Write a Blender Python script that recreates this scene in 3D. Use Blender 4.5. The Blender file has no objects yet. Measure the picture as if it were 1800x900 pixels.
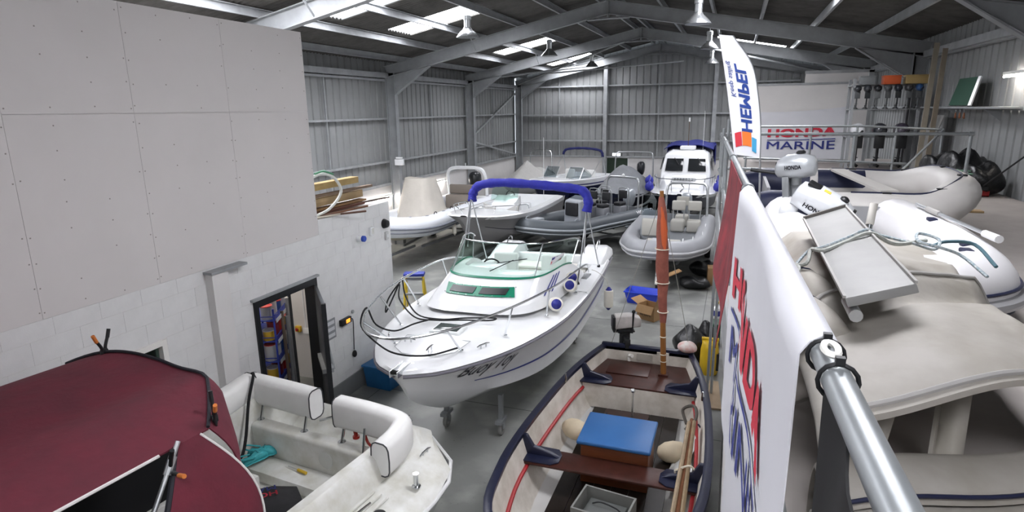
import bpy, bmesh, math, random
from mathutils import Vector, Matrix
R = math.radians
random.seed(7)
SC = bpy.context.scene
COL = SC.collection
# ---------------------------------------------------------------- camera
CAMH = 4.5
cd = bpy.data.cameras.new('camera'); cam = bpy.data.objects.new('camera', cd); COL.objects.link(cam)
cd.sensor_width = 36; cd.lens = 21.4; cd.clip_start = 0.05
def _cam_axes():
    f = 1070.0
    y = Vector((1296-900, -(187-450), f)).normalized()
    x = -Vector((-2130-900, -(238-450), f)); x = (x - y*x.dot(y)).normalized()
    z = y.cross(x)
    if z.y < 0: z = -z
    return x, y, z
_x, _y, _z = _cam_axes()
_r, _u, _f = [Vector((_x[i], _y[i], _z[i])) for i in range(3)]
cam.matrix_world = Matrix(((_r.x, _u.x, -_f.x, 0), (_r.y, _u.y, -_f.y, 0), (_r.z, _u.z, -_f.z, CAMH), (0, 0, 0, 1)))
SC.camera = cam
# ---------------------------------------------------------------- world + exposure
w = bpy.data.worlds.new('world'); SC.world = w; w.use_nodes = True
w.node_tree.nodes['Background'].inputs[0].default_value = (.75, .82, .9, 1)
w.node_tree.nodes['Background'].inputs[1].default_value = 0.6
SC.view_settings.view_transform = 'Standard'; SC.view_settings.look = 'None'
SC.view_settings.gamma = 1; SC.view_settings.use_curve_mapping = False
SC.view_settings.exposure = 1.2
ROOFLIGHT = 9.0
TUBE = 34.0
# ---------------------------------------------------------------- materials
def lin(h):
    if isinstance(h, str):
        h = h.lstrip('#'); c = [int(h[i:i+2], 16)/255 for i in (0, 2, 4)]
    else: c = list(h)
    return [x/12.92 if x <= .04045 else ((x+.055)/1.055)**2.4 for x in c] + [1]
MATS = {}
def mat(name, col, rough=.5, metal=0, var=0, scale=4, bump=0, bscale=60, emit=0, col2=None, trans=0, alpha=1, coat=0, detail=4, stretch=None, ior=1.45):
    if name in MATS: return MATS[name]
    m = bpy.data.materials.new(name); MATS[name] = m; m.use_nodes = True
    nt = m.node_tree; b = nt.nodes['Principled BSDF']
    c = lin(col); b.inputs['Base Color'].default_value = c
    b.inputs['Roughness'].default_value = rough; b.inputs['Metallic'].default_value = metal
    b.inputs['IOR'].default_value = ior
    if coat: b.inputs['Coat Weight'].default_value = coat; b.inputs['Coat Roughness'].default_value = .1
    if trans: b.inputs['Transmission Weight'].default_value = trans
    if alpha < 1: b.inputs['Alpha'].default_value = alpha
    if emit:
        b.inputs['Emission Color'].default_value = c; b.inputs['Emission Strength'].default_value = emit
    vec = None
    if var or col2 or bump:
        tc = nt.nodes.new('ShaderNodeTexCoord'); mp = nt.nodes.new('ShaderNodeMapping')
        nt.links.new(tc.outputs['Object'], mp.inputs[0]); vec = mp.outputs[0]
        if stretch: mp.inputs['Scale'].default_value = stretch
    if var or col2:
        n = nt.nodes.new('ShaderNodeTexNoise'); n.inputs['Scale'].default_value = scale; n.inputs['Detail'].default_value = detail
        n.inputs['Roughness'].default_value = .6
        nt.links.new(vec, n.inputs['Vector'])
        r = nt.nodes.new('ShaderNodeValToRGB'); nt.links.new(n.outputs['Fac'], r.inputs[0])
        r.color_ramp.elements[0].position = .32; r.color_ramp.elements[1].position = .68
        d = lin(col2) if col2 else [x*(1-var) for x in c[:3]] + [1]
        r.color_ramp.elements[0].color = d; r.color_ramp.elements[1].color = c
        nt.links.new(r.outputs[0], b.inputs['Base Color'])
    if bump:
        n2 = nt.nodes.new('ShaderNodeTexNoise'); n2.inputs['Scale'].default_value = bscale; n2.inputs['Detail'].default_value = 3
        nt.links.new(vec, n2.inputs['Vector'])
        bp = nt.nodes.new('ShaderNodeBump'); bp.inputs['Strength'].default_value = bump; bp.inputs['Distance'].default_value = .02
        nt.links.new(n2.outputs['Fac'], bp.inputs['Height']); nt.links.new(bp.outputs[0], b.inputs['Normal'])
    return m
def concrete(name, base, dark, light):
    m = mat(name, base, .45)
    nt = m.node_tree; b = nt.nodes['Principled BSDF']
    tc = nt.nodes.new('ShaderNodeTexCoord')
    def noise(s, d=5, off=0):
        n = nt.nodes.new('ShaderNodeTexNoise'); n.inputs['Scale'].default_value = s; n.inputs['Detail'].default_value = d
        mp = nt.nodes.new('ShaderNodeMapping'); mp.inputs['Location'].default_value = (off, off*.7, 0)
        nt.links.new(tc.outputs['Object'], mp.inputs[0]); nt.links.new(mp.outputs[0], n.inputs['Vector']); return n
    def ramp(n, a, b_, c0, c1):
        r = nt.nodes.new('ShaderNodeValToRGB'); nt.links.new(n.outputs['Fac'], r.inputs[0])
        r.color_ramp.elements[0].position = a; r.color_ramp.elements[1].position = b_
        r.color_ramp.elements[0].color = c0; r.color_ramp.elements[1].color = c1; return r
    big = ramp(noise(.35, 5), .38, .62, lin(dark), lin(base))
    med = ramp(noise(1.6, 8, 3), .5, .75, (0, 0, 0, 1), (1, 1, 1, 1))
    mx = nt.nodes.new('ShaderNodeMixRGB'); mx.inputs[2].default_value = lin(light)
    nt.links.new(med.outputs[0], mx.inputs[0]); nt.links.new(big.outputs[0], mx.inputs[1])
    sp = ramp(noise(18, 3, 9), .66, .72, (1, 1, 1, 1), (.62, .62, .6, 1))
    ml = nt.nodes.new('ShaderNodeMixRGB'); ml.blend_type = 'MULTIPLY'; ml.inputs[0].default_value = .6
    nt.links.new(mx.outputs[0], ml.inputs[1]); nt.links.new(sp.outputs[0], ml.inputs[2])
    nt.links.new(ml.outputs[0], b.inputs['Base Color'])
    rr = nt.nodes.new('ShaderNodeMapRange'); rr.inputs[3].default_value = .28; rr.inputs[4].default_value = .6
    nt.links.new(noise(.8, 4, 5).outputs['Fac'], rr.inputs[0]); nt.links.new(rr.outputs[0], b.inputs['Roughness'])
    return m
# ---------------------------------------------------------------- mesh builder
def catmull(pts, n=6, closed=False):
    P = [Vector(p) for p in pts]; out = []; k = len(P)
    rng = range(k if closed else k-1)
    for i in rng:
        p0 = P[(i-1) % k] if closed or i > 0 else P[0]*2-P[1]
        p1 = P[i]; p2 = P[(i+1) % k]
        p3 = P[(i+2) % k] if closed or i+2 < k else P[-1]*2-P[-2]
        for j in range(n):
            t = j/n
            out.append(.5*((2*p1)+(p2-p0)*t+(2*p0-5*p1+4*p2-p3)*t*t+(3*p1-p0-3*p2+p3)*t**3))
    if not closed: out.append(P[-1])
    return out
def interp(xs, ys, x):
    if x <= xs[0]: return ys[0]
    for i in range(1, len(xs)):
        if x <= xs[i]:
            t = (x-xs[i-1])/(xs[i]-xs[i-1]); return ys[i-1]+(ys[i]-ys[i-1])*t
    return ys[-1]
def smooth_table(xs, ys, n=8):
    """dense table through points, catmull"""
    c = catmull([(x, y, 0) for x, y in zip(xs, ys)], n)
    return [p.x for p in c], [p.y for p in c]
class MB:
    def __init__(s): s.v = []; s.f = []
    def add(s, vs, fs):
        o = len(s.v); s.v += [tuple(v) for v in vs]; s.f += [tuple(i+o for i in f) for f in fs]; return s
    def box(s, x0, x1, y0, y1, z0, z1):
        return s.add([(x0,y0,z0),(x1,y0,z0),(x1,y1,z0),(x0,y1,z0),(x0,y0,z1),(x1,y0,z1),(x1,y1,z1),(x0,y1,z1)],
                     [(0,3,2,1),(4,5,6,7),(0,1,5,4),(1,2,6,5),(2,3,7,6),(3,0,4,7)])
    def obox(s, c, size, rot=None):
        c = Vector(c); a, b, d = [q/2 for q in size]; m = rot or Matrix.Identity(3)
        vs = [c + m @ Vector((x*a, y*b, z*d)) for z in (-1, 1) for x, y in ((-1,-1),(1,-1),(1,1),(-1,1))]
        return s.add(vs, [(0,3,2,1),(4,5,6,7),(0,1,5,4),(1,2,6,5),(2,3,7,6),(3,0,4,7)])
    def bar(s, p0, p1, w, h, up=(0,0,1)):
        p0 = Vector(p0); p1 = Vector(p1); d = p1-p0; L = d.length; d.normalize(); up = Vector(up)
        if abs(d.dot(up)) > .99: up = Vector((0,1,0))
        sd = up.cross(d).normalized(); u = d.cross(sd)
        return s.obox((p0+p1)/2, (L, w, h), Matrix((d, sd, u)).transposed())
    def ibeam(s, p0, p1, depth, width, tw=.012, tf=.018, up=(0,0,1)):
        p0 = Vector(p0); p1 = Vector(p1); d = (p1-p0).normalized(); up = Vector(up)
        sd = up.cross(d).normalized(); u = d.cross(sd)
        for k in (1, -1):
            o = u*(k*(depth/2-tf/2)); s.bar(p0+o, p1+o, width, tf, up)
        return s.bar(p0, p1, tw, depth-2*tf, up)
    def tube(s, path, r, seg=8, closed=False, caps=True):
        P = [Vector(p) for p in path]; n = len(P); rs = r if isinstance(r, (list, tuple)) else [r]*n
        T = []
        for i in range(n):
            a = P[i-1] if (i > 0 or closed) else P[i]; b = P[(i+1) % n] if (i < n-1 or closed) else P[i]
            t = b-a; T.append(t.normalized() if t.length > 1e-9 else Vector((0,0,1)))
        nrm = T[0].orthogonal().normalized(); vs = []
        for i in range(n):
            if i: 
                ax = T[i-1].cross(T[i])
                if ax.length > 1e-7: nrm = Matrix.Rotation(T[i-1].angle(T[i]), 3, ax.normalized()) @ nrm
                nrm = (nrm - T[i]*nrm.dot(T[i])).normalized()
            bn = T[i].cross(nrm)
            for j in range(seg):
                a = 2*math.pi*j/seg; vs.append(P[i] + (nrm*math.cos(a)+bn*math.sin(a))*rs[i])
        fs = []
        for i in range(n if closed else n-1):
            k = (i+1) % n
            for j in range(seg): fs.append((i*seg+j, i*seg+(j+1)%seg, k*seg+(j+1)%seg, k*seg+j))
        if caps and not closed: fs.append(tuple(range(seg-1, -1, -1))); fs.append(tuple((n-1)*seg+j for j in range(seg)))
        return s.add(vs, fs)
    def rod(s, p0, p1, r, seg=8): return s.tube([p0, p1], r, seg)
    def lathe(s, prof, c=(0,0,0), axis=(0,0,1), seg=16):
        """prof: (radius, height) list"""
        ax = Vector(axis).normalized(); q = Vector((0,0,1)).rotation_difference(ax).to_matrix(); c = Vector(c)
        vs = []
        for r, h in prof:
            for j in range(seg):
                a = 2*math.pi*j/seg; vs.append(c + q @ Vector((r*math.cos(a), r*math.sin(a), h)))
        fs = []
        for i in range(len(prof)-1):
            for j in range(seg): fs.append((i*seg+j, i*seg+(j+1)%seg, (i+1)*seg+(j+1)%seg, (i+1)*seg+j))
        if prof[0][0] > 1e-6: fs.append(tuple(range(seg-1, -1, -1)))
        if prof[-1][0] > 1e-6: fs.append(tuple((len(prof)-1)*seg+j for j in range(seg)))
        return s.add(vs, fs)
    def ball(s, c, rx, ry=None, rz=None, rot=None, seg=12, rings=8):
        ry = ry or rx; rz = rz or rx; c = Vector(c); m = rot or Matrix.Identity(3); vs = []; fs = []
        for i in range(rings+1):
            t = math.pi*i/rings
            for j in range(seg):
                a = 2*math.pi*j/seg
                vs.append(c + m @ Vector((rx*math.sin(t)*math.cos(a), ry*math.sin(t)*math.sin(a), rz*math.cos(t))))
        for i in range(rings):
            for j in range(seg): fs.append((i*seg+j, i*seg+(j+1)%seg, (i+1)*seg+(j+1)%seg, (i+1)*seg+j))
        return s.add(vs, fs)
    def loft(s, rings, closed=True, cap0=False, cap1=False):
        n = len(rings[0]); vs = [p for r in rings for p in r]; fs = []
        for i in range(len(rings)-1):
            for j in range(n if closed else n-1):
                k = (j+1) % n; fs.append((i*n+j, i*n+k, (i+1)*n+k, (i+1)*n+j))
        if cap0: fs.append(tuple(range(n-1, -1, -1)))
        if cap1: fs.append(tuple((len(rings)-1)*n+j for j in range(n)))
        return s.add(vs, fs)
    def grid(s, fn, nu, nv):
        vs = [fn(i/nu, j/nv) for i in range(nu+1) for j in range(nv+1)]
        fs = [(i*(nv+1)+j, (i+1)*(nv+1)+j, (i+1)*(nv+1)+j+1, i*(nv+1)+j+1) for i in range(nu) for j in range(nv)]
        return s.add(vs, fs)
    def sheet(s, fn, nu, nv, th, dirv=None):
        """grid with thickness th along dirv (or surface normal)"""
        def nf(u, v):
            if dirv: return Vector(dirv)
            e = 1e-3; a = Vector(fn(min(1,u+e), v))-Vector(fn(max(0,u-e), v)); b = Vector(fn(u, min(1,v+e)))-Vector(fn(u, max(0,v-e)))
            c = a.cross(b); return c.normalized() if c.length > 1e-12 else Vector((0,0,1))
        o = len(s.v); s.grid(fn, nu, nv); n1 = len(s.v)-o
        off = [nf(i/nu, j/nv)*th for i in range(nu+1) for j in range(nv+1)]
        base = [Vector(s.v[o+k]) for k in range(n1)]
        s.v += [tuple(base[k]+off[k]) for k in range(n1)]
        W = nv+1
        for i in range(nu):
            for j in range(nv): s.f.append((o+n1+i*W+j, o+n1+i*W+j+1, o+n1+(i+1)*W+j+1, o+n1+(i+1)*W+j))
        bd = [(i*W, (i+1)*W) for i in range(nu)] + [(nu*W+j, nu*W+j+1) for j in range(nv)] + [((i+1)*W+nv, i*W+nv) for i in range(nu)] + [(j+1, j) for j in range(nv)]
        for a, b in bd: s.f.append((o+a, o+n1+a, o+n1+b, o+b))
        return s
    def prism(s, poly, vec):
        """poly: 3D points, extruded along vec"""
        n = len(poly); v = Vector(vec); P = [Vector(p) for p in poly]
        return s.add(P+[p+v for p in P], [tuple(range(n-1,-1,-1)), tuple(range(n, 2*n))]+[(j,(j+1)%n,n+(j+1)%n,n+j) for j in range(n)])
    def build(s, name, m, parent=None, smooth=35, bev=0, bseg=2, sub=0, normals=True):
        me = bpy.data.meshes.new(name); me.from_pydata(s.v, [], s.f)
        if normals or bev:
            bm = bmesh.new(); bm.from_mesh(me)
            if bev:
                bmesh.ops.remove_doubles(bm, verts=bm.verts, dist=1e-5)
                bmesh.ops.recalc_face_normals(bm, faces=bm.faces)
                ed = [e for e in bm.edges if len(e.link_faces) == 2 and e.calc_face_angle(0) > .6]
                bmesh.ops.bevel(bm, geom=ed, offset=bev, segments=bseg, profile=.5, affect='EDGES', clamp_overlap=True)
            bmesh.ops.recalc_face_normals(bm, faces=bm.faces); bm.to_mesh(me); bm.free()
        me.materials.append(m)
        if smooth:
            for p in me.polygons: p.use_smooth = True
            me.set_sharp_from_angle(angle=R(smooth))
        o = bpy.data.objects.new(name, me); COL.objects.link(o)
        if parent: o.parent = parent
        if sub:
            md = o.modifiers.new('s', 'SUBSURF'); md.levels = sub; md.render_levels = sub
        return o
def tag(o, label=None, cat=None, group=None, kind=None):
    if label: o['label'] = label
    if cat: o['category'] = cat
    if group: o['group'] = group
    if kind: o['kind'] = kind
    return o
def thing(name, label, cat, loc=(0,0,0), rotz=0, group=None):
    o = bpy.data.objects.new(name, None); COL.objects.link(o); o.empty_display_size = .1
    o.location = loc; o.rotation_euler = (0, 0, R(rotz)); return tag(o, label, cat, group)
def struct(o): o['kind'] = 'structure'; return o
def inst(src, name, loc, rot=(0,0,0), parent=None, scale=None):
    o = bpy.data.objects.new(name, src.data if hasattr(src, 'data') else src); COL.objects.link(o); o.location = loc; o.rotation_euler = rot
    if scale: o.scale = scale
    if parent: o.parent = parent
    return o
def copy_tree(o, parent=None):
    c = o.copy(); COL.objects.link(c); c.parent = parent
    for ch in list(o.children): copy_tree(ch, c)
    return c
def text(name, body, m, fn, parent, bold=.0, shear=0, spacing=1, cuts=0):
    """flat lettering: fn(u,v) maps 0..1 across the words onto the surface"""
    cu = bpy.data.curves.new('t', 'FONT'); cu.body = body; cu.shear = shear; cu.space_character = spacing; cu.resolution_u = 4
    ob = bpy.data.objects.new('t', cu); COL.objects.link(ob)
    dg = bpy.context.evaluated_depsgraph_get(); me = bpy.data.meshes.new_from_object(ob.evaluated_get(dg))
    bpy.data.objects.remove(ob); bpy.data.curves.remove(cu)
    if cuts:
        bm = bmesh.new(); bm.from_mesh(me); bmesh.ops.triangulate(bm, faces=bm.faces)
        bmesh.ops.subdivide_edges(bm, edges=[e for e in bm.edges if e.calc_length() > .12], cuts=cuts, use_grid_fill=False)
        bmesh.ops.triangulate(bm, faces=bm.faces); bm.to_mesh(me); bm.free()
    if bold:   # heavier strokes: the same outlines laid down again with small shifts
        bm = bmesh.new(); bm.from_mesh(me); src = bm.verts[:] + bm.edges[:] + bm.faces[:]
        for dx, dy in ((-bold, -bold), (bold, -bold), (-bold, bold), (bold, bold)):
            d = bmesh.ops.duplicate(bm, geom=src); bmesh.ops.translate(bm, vec=(dx, dy, 0), verts=[g for g in d['geom'] if isinstance(g, bmesh.types.BMVert)])
        bm.to_mesh(me); bm.free()
    xs = [v.co.x for v in me.vertices]; ys = [v.co.y for v in me.vertices]
    x0, x1, y0, y1 = min(xs), max(xs), min(ys), max(ys)
    for v in me.vertices: v.co = Vector(fn((v.co.x-x0)/(x1-x0), (v.co.y-y0)/(y1-y0)))
    me.name = name; me.materials.clear(); me.materials.append(m)
    o = bpy.data.objects.new(name, me); COL.objects.link(o)
    if parent: o.parent = parent
    return o
def quadmap(a, b, c, d):
    """a=bottom-left b=bottom-right c=top-right d=top-left"""
    a, b, c, d = map(Vector, (a, b, c, d))
    return lambda u, v: (a*(1-u)+b*u)*(1-v)+(d*(1-u)+c*u)*v
# palette
M_steel = mat('galvanised_steel', '#a9acae', .45, .2, var=.25, scale=3)
M_steel_d = mat('painted_grey_steel', '#979a9c', .5, .1, var=.2, scale=3)
M_clad = mat('grey_cladding', '#8f9191', .6, 0, var=.12, scale=1.5)
M_roof = mat('fibre_cement_roof', '#5d5b58', .85, 0, var=.35, scale=3, stretch=(1, 1, 1))
M_white_wall = mat('white_painted_wall', '#dcdad8', .7, 0, var=.06, scale=2)
M_block = mat('white_painted_block', '#dddddc', .65, 0, var=.06, scale=6, bump=.15, bscale=90)
M_plaster = mat('plasterboard', '#d3cfcd', .75, 0, var=.04, scale=1.2)
M_gel = mat('white_gelcoat', '#eef0f1', .22, 0, var=.05, scale=2, coat=.3)
M_gel_d = mat('dirty_gelcoat', '#dedfdb', .4, 0, var=.16, scale=5, col2='#c5c4b9')
M_ss = mat('stainless', '#cfd2d4', .2, 1)
M_alu = mat('aluminium', '#c3c6c8', .35, .9, var=.1, scale=6)
M_black = mat('black_plastic', '#1a1b1d', .45)
M_rubber = mat('black_rubber', '#151516', .7)
M_navy = mat('navy_paint', '#191f3a', .35, 0, var=.2, scale=6)
M_blue = mat('blue_canvas', '#23289a', .7, 0, var=.25, scale=12, bump=.3, bscale=30)
M_wood = mat('raw_timber', '#b39871', .7, 0, var=.3, scale=3, stretch=(1, 8, 8))
M_card = mat('cardboard', '#a5835b', .8, 0, var=.12, scale=5)
M_glass = mat('windscreen_glass', '#d6ede6', .03, 0, trans=1, ior=1.03)
M_ink = mat('dark_ink', '#1d1e2a', .5)
M_red = mat('red_print', '#c8283f', .6)
M_blueprint = mat('navy_print', '#333c86', .6)
# ================================================================ STRUCTURE
XL, XR, XRID = -11.0, 4.4, -3.6
YB, YF = -3.5, 31.2
MZ = 2.95                      # mezzanine floor
def roof_z(x, off=0):          # underside of sheets
    return (6.12 + (x-XL)*(7.66-6.12)/(XRID-XL) if x <= XRID else 7.66 - (x-XRID)*(7.66-6.15)/(XR-XRID)) + off
M_floor = concrete('concrete_floor', '#91938f', '#777976', '#a6a7a2')
fl = MB().box(XL-.2, XR+.2, YB-.2, YF+.2, -.2, 0).build('floor', M_floor); struct(fl)
jm = mat('floor_joint', '#5d605f', .8)
# saw-cut joints of the slab
for y in (3.6, 8.1, 12.6, 17.1, 21.6, 26.1): MB().box(XL, XR, y-.006, y+.006, 0, .0015).build('floor_joint', jm, fl)
for x in (-5.3, -.4): MB().box(x-.006, x+.006, YB, YF, 0, .0015).build('floor_joint', jm, fl)
# ---- profiled cladding
def clad(along, a0, a1, zfun, pitch=.333, depth=.035, flip=1):
    """trapezoidal sheeting; along(a, d) -> (x, y); zfun(a) -> (z0, z1)"""
    m = MB(); st = []
    a = a0
    while a < a1:
        for f, d in ((0, 0), (.74, 0), (.80, 1), (.94, 1)):
            st.append((a+f*pitch, d*depth))
        a += pitch
    st = [q for q in st if q[0] <= a1] + [(a1, 0)]
    vs = []; fs = []
    for i, (q, d) in enumerate(st):
        x, y = along(q, d*flip); z0, z1 = zfun(q); vs += [(x, y, z0), (x, y, z1)]
        if i: fs.append((2*i-2, 2*i, 2*i+1, 2*i-1))
    return m.add(vs, fs)
WH = 2.1
wl = clad(lambda a, d: (XL-.06-d, a), YB, YF, lambda a: (WH-.05, 6.15)).build('wall_left', M_clad, smooth=0); struct(wl)
wr = clad(lambda a, d: (XR+.06+d, a), YB, YF, lambda a: (0, 6.2)).build('wall_right', M_clad, smooth=0); struct(wr)
wf = clad(lambda a, d: (a, YF+.1+d), XL, XR, lambda a: (WH-.05, roof_z(a)+.05)).build('wall_far', M_clad, smooth=0); struct(wf)
wb = clad(lambda a, d: (a, YB-.05-d), XL, XR, lambda a: (0, roof_z(a)+.05)).build('wall_back', M_clad, smooth=0); struct(wb)
for o, m in ((wl, MB().box(XL-.12, XL+.02, YB, YF, 0, WH)), (wf, MB().box(XL, -6.12, YF-.02, YF+.12, 0, WH).box(-5.02, XR, YF-.02, YF+.12, 0, WH).box(-6.12, -5.02, YF+.02, YF+.12, 2.03, WH))):
    m.build('low_wall', M_white_wall, o)
MB().box(XL+.02, XL+.12, YB, YF, WH-.03, WH+.05).build('sill', M_steel, wl)
MB().box(XL, XR, YF-.1, YF-.02, WH-.03, WH+.04).build('sill', M_steel, wf)
for z in (2.86, 4.27, 5.5): MB().box(XL-.04, XL+.1, YB, YF, z-.03, z+.03).build('girt', M_steel, wl)
MB().box(XL+.02, XL+.2, YB, YF, 5.56, 5.72).build('eave_beam', M_steel, wl)
for z in (2.9, 4.2, 5.6): MB().box(XL if z < 5.5 else -9.9, XR if z < 5.5 else 2.6, YF-.1, YF+.04, z-.035, z+.035).build('girt', M_steel, wf)
for z in (4.4, 5.6): MB().box(XR-.1, XR+.04, YB, YF, z-.03, z+.03).build('girt', M_steel, wr)
MB().box(XR-.2, XR-.02, YB, YF, 5.6, 5.75).build('eave_beam', M_steel, wr)
for x in (-6.19, -1.0): MB().ibeam((x, YF-.16, 0), (x, YF-.16, roof_z(x)-.45), .2, .18, up=(0,1,0)).build('gable_post', M_steel, wf)
for x in (-8.6, -3.6): MB().box(x-.02, x+.02, YF-.06, YF, WH, roof_z(x)-.3).build('sag_bar', M_steel, wf)
for y in (14.9, 21.4, 27.8): MB().box(XL, XL+.05, y-.02, y+.02, WH, 5.6).build('sag_bar', M_steel, wl)
MB().bar((XL+.1, 24.9, 3.3), (XL+.1, 30.8, 5.3), .07, .07).build('brace', M_steel, wl)
MB().bar((XL+.1, 24.9, 3.2), (XL+.1, 30.8, 2.2), .07, .07).build('brace', M_steel, wl)
# ---- roof with rooflights
RL = []
for yc in (-.9, 2.1, 5.3, 8.7, 12.15, 15.4, 22.85, 29.9): RL.append((-8.75, -6.35, yc-(.62 if yc > 9 else .95), yc+(.62 if yc > 9 else .95)))  # nearer ones widened to throw more light on the near end
for yc in (-1.2, 5.3, 13.9, 21.9, 26.7): RL.append((-.9, 1.6, yc-.75, yc+.75))  # nearest two are out of view, added as fill for the near end
def roof_slope(xa, xb, pick):
    m = MB(); n = int((YF-YB)/.146*6); xs = sorted(set([xa, xb]+[v for r in pick for v in r[:2]]))
    ys = [YB+(YF-YB)*j/n for j in range(n+1)]
    vs = []; fs = []; W = n+1
    for x in xs:
        for y in ys: vs.append((x, y, roof_z(x)+.025*math.sin(2*math.pi*y/.146)))
    for i in range(len(xs)-1):
        xm = (xs[i]+xs[i+1])/2
        for j in range(n):
            ym = (ys[j]+ys[j+1])/2
            if any(r[0] < xm < r[1] and r[2] < ym < r[3] for r in pick): continue
            fs.append((i*W+j, (i+1)*W+j, (i+1)*W+j+1, i*W+j+1))
    return m.add(vs, fs)
ceil = roof_slope(XL-.1, XRID, RL[:8]); c2 = roof_slope(XRID, XR+.1, RL[8:])
ceil.add(c2.v, c2.f); ceil = ceil.build('ceiling', M_roof, smooth=60, normals=False); struct(ceil)
M_rl = mat('rooflight_sheet', '#fafaff', .5, emit=ROOFLIGHT)
for x0, x1, y0, y1 in RL:
    n = int((y1-y0)/.146*6)
    MB().grid(lambda u, v: (x0+(x1-x0)*u, y0-.02+(y1-y0+.04)*v, roof_z(x0+(x1-x0)*u)+.035+.025*math.sin(2*math.pi*(y0-.02+(y1-y0+.04)*v)/.146)), 1, n).build('rooflight', M_rl, ceil, normals=False)
for x in (-10.35, -9.0, -7.62, -6.3, -5.0, -3.85, -3.35, -2.1, -.75, .45, 1.75, 3.1):
    z = roof_z(x)-.03; t = .08
    MB().box(x-.03, x+.03, YB, YF, z-.17, z-.155).box(x-.033, x-.027, YB, YF, z-.17, z).box(x-.03, x+.03, YB, YF, z-.015, z).build('purlin', M_steel, ceil)
MB().box(XRID-.16, XRID+.16, YB, YF, 7.72, 7.76).build('ridge_cap', M_roof, ceil)
# ---- portal frames
FY = (-2.6, 3.9, 10.4, 18.15, 24.6, 30.9)
def rz(x): return roof_z(x)-.2-.19
pf_labels = {3.9: 'steel portal frame above the white partition wall, nearest overhead', 10.4: 'steel portal frame meeting the top corner of the white partition wall',
             18.15: 'wide steel portal frame across the middle, ridge at top edge of photo', 24.6: 'second steel portal frame from the far gable, with diagonal braces', 30.9: 'steel portal frame standing against the far gable wall', -2.6: 'steel portal frame over the near end of the shed'}
for y in FY:
    t = thing('portal_frame', pf_labels[y], 'steel frame', (0, y, 0), 0, 'portal frames of the shed')
    for sx, xw in ((1, XL+.28), (-1, XR-.24)):
        MB().ibeam((xw, 0, 0), (xw, 0, 5.72), .34, .19, up=(1,0,0)).build('column', M_steel_d, t)
        MB().ibeam((xw-.16*sx, 0, rz(xw-.16*sx)), (XRID, 0, rz(XRID)), .36, .18).build('rafter', M_steel_d, t)
        x1 = xw+1.45*sx
        h = MB().prism([(xw+.1*sx, -.006, 5.05), (xw+.1*sx, -.006, rz(xw)-.1), (x1, -.006, rz(x1)-.15)], (0, .012, 0))
        h.bar((xw+.16*sx, 0, 5.03), (x1, 0, rz(x1)-.19), .18, .02); h.build('haunch', M_steel_d, t)
        MB().bar((xw, 0, 5.05), (xw+.16*sx, 0, 5.05), .17, .015).build('stiffener', M_steel_d, t)
    MB().prism([(XRID-.55, -.006, rz(XRID-.55)-.15), (XRID+.55, -.006, rz(XRID+.55)-.15), (XRID+.12, -.006, rz(XRID)-.3), (XRID-.12, -.006, rz(XRID)-.3)], (0, .012, 0)).bar((XRID-.6, 0, rz(XRID-.6)-.2), (XRID-.1, 0, rz(XRID)-.31), .18, .02).bar((XRID+.6, 0, rz(XRID+.6)-.2), (XRID+.1, 0, rz(XRID)-.31), .18, .02).bar((XRID-.1, 0, rz(XRID)-.31), (XRID+.1, 0, rz(XRID)-.31), .18, .02).build('apex_haunch', M_steel_d, t)
    MB().box(XRID-.02, XRID+.02, -.09, .09, rz(XRID)-.3, rz(XRID)+.18).build('apex_plate', M_steel_d, t)
    for x, d in ((-7.62, -.25), (-3.95, .25), (-3.25, .25), (-.75, .25), (1.75, .25), (-9.0, .25)):
        MB().bar((x, .6*d, rz(x)-.17), (x, 2.6*d, rz(x)+.28), .05, .008, up=(1,0,0)).build('fly_brace', M_steel, t)
# roof wind bracing in the last bay
for n, (a, b) in enumerate((((-10.6, 30.6), (-3.6, 24.8)), ((3.9, 30.6), (-3.6, 24.8)), ((-10.6, 24.9), (-6.9, 30.6)))):
    MB().rod((a[0], a[1], rz(a[0])-.05), (b[0], b[1], rz(b[0])-.05), .045, 8).build('wind_brace', M_steel, ceil)
MB().rod((-8.0, 27.2, 6.05), (-2.2, 27.2, 6.35), .03, 8).build('conduit', M_steel, ceil)
# ---- partition: block store below, boarded room above
PX = -5.67
part = MB().box(PX-.14, PX-.0035, YB, 3.55, 0, 2.75).box(PX-.14, PX-.0035, 3.55, 4.56, 0, 1.36).box(PX-.14, PX-.0035, 3.55, 4.56, 2.14, 2.75).box(PX-.14, PX-.0035, 4.56, 5.92, 0, 2.75).box(PX-.14, PX-.0035, 5.92, 7.09, 2.1, 2.75).box(PX-.14, PX-.0035, 7.09, 9.28, 0, 2.75)
part.box(PX-.14, PX-.0035, 7.3, 9.28, 2.75, 2.97).box(PX-.14, PX-.008, YB, 7.29, 2.75, 5.57).box(XL+.1, PX-.14, 7.19, 7.29, 2.97, 5.57).box(XL+.1, PX-.14, 9.16, 9.28, 0, 2.97).box(XL+.1, PX-.14, YB, 9.16, 2.85, 2.96).box(XL+.1, PX-.14, 4.9, 5.0, 0, 2.85)
part = part.build('wall_partition', M_white_wall, smooth=0); struct(part)
BL, BH = .44, .215
blk = {}
def block(y0, y1, z0, z1):
    k = (round(y1-y0, 3), round(z1-z0, 3))
    if k not in blk: blk[k] = MB().box(-.02, .0, .0012, y1-y0-.0012, .0012, z1-z0-.0012).build('block', M_block, part, bev=.0015, bseg=1, smooth=0); o = blk[k]
    else: o = inst(blk[k], 'block', (0,0,0), parent=part)
    o.location = (PX, y0, z0)
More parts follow.
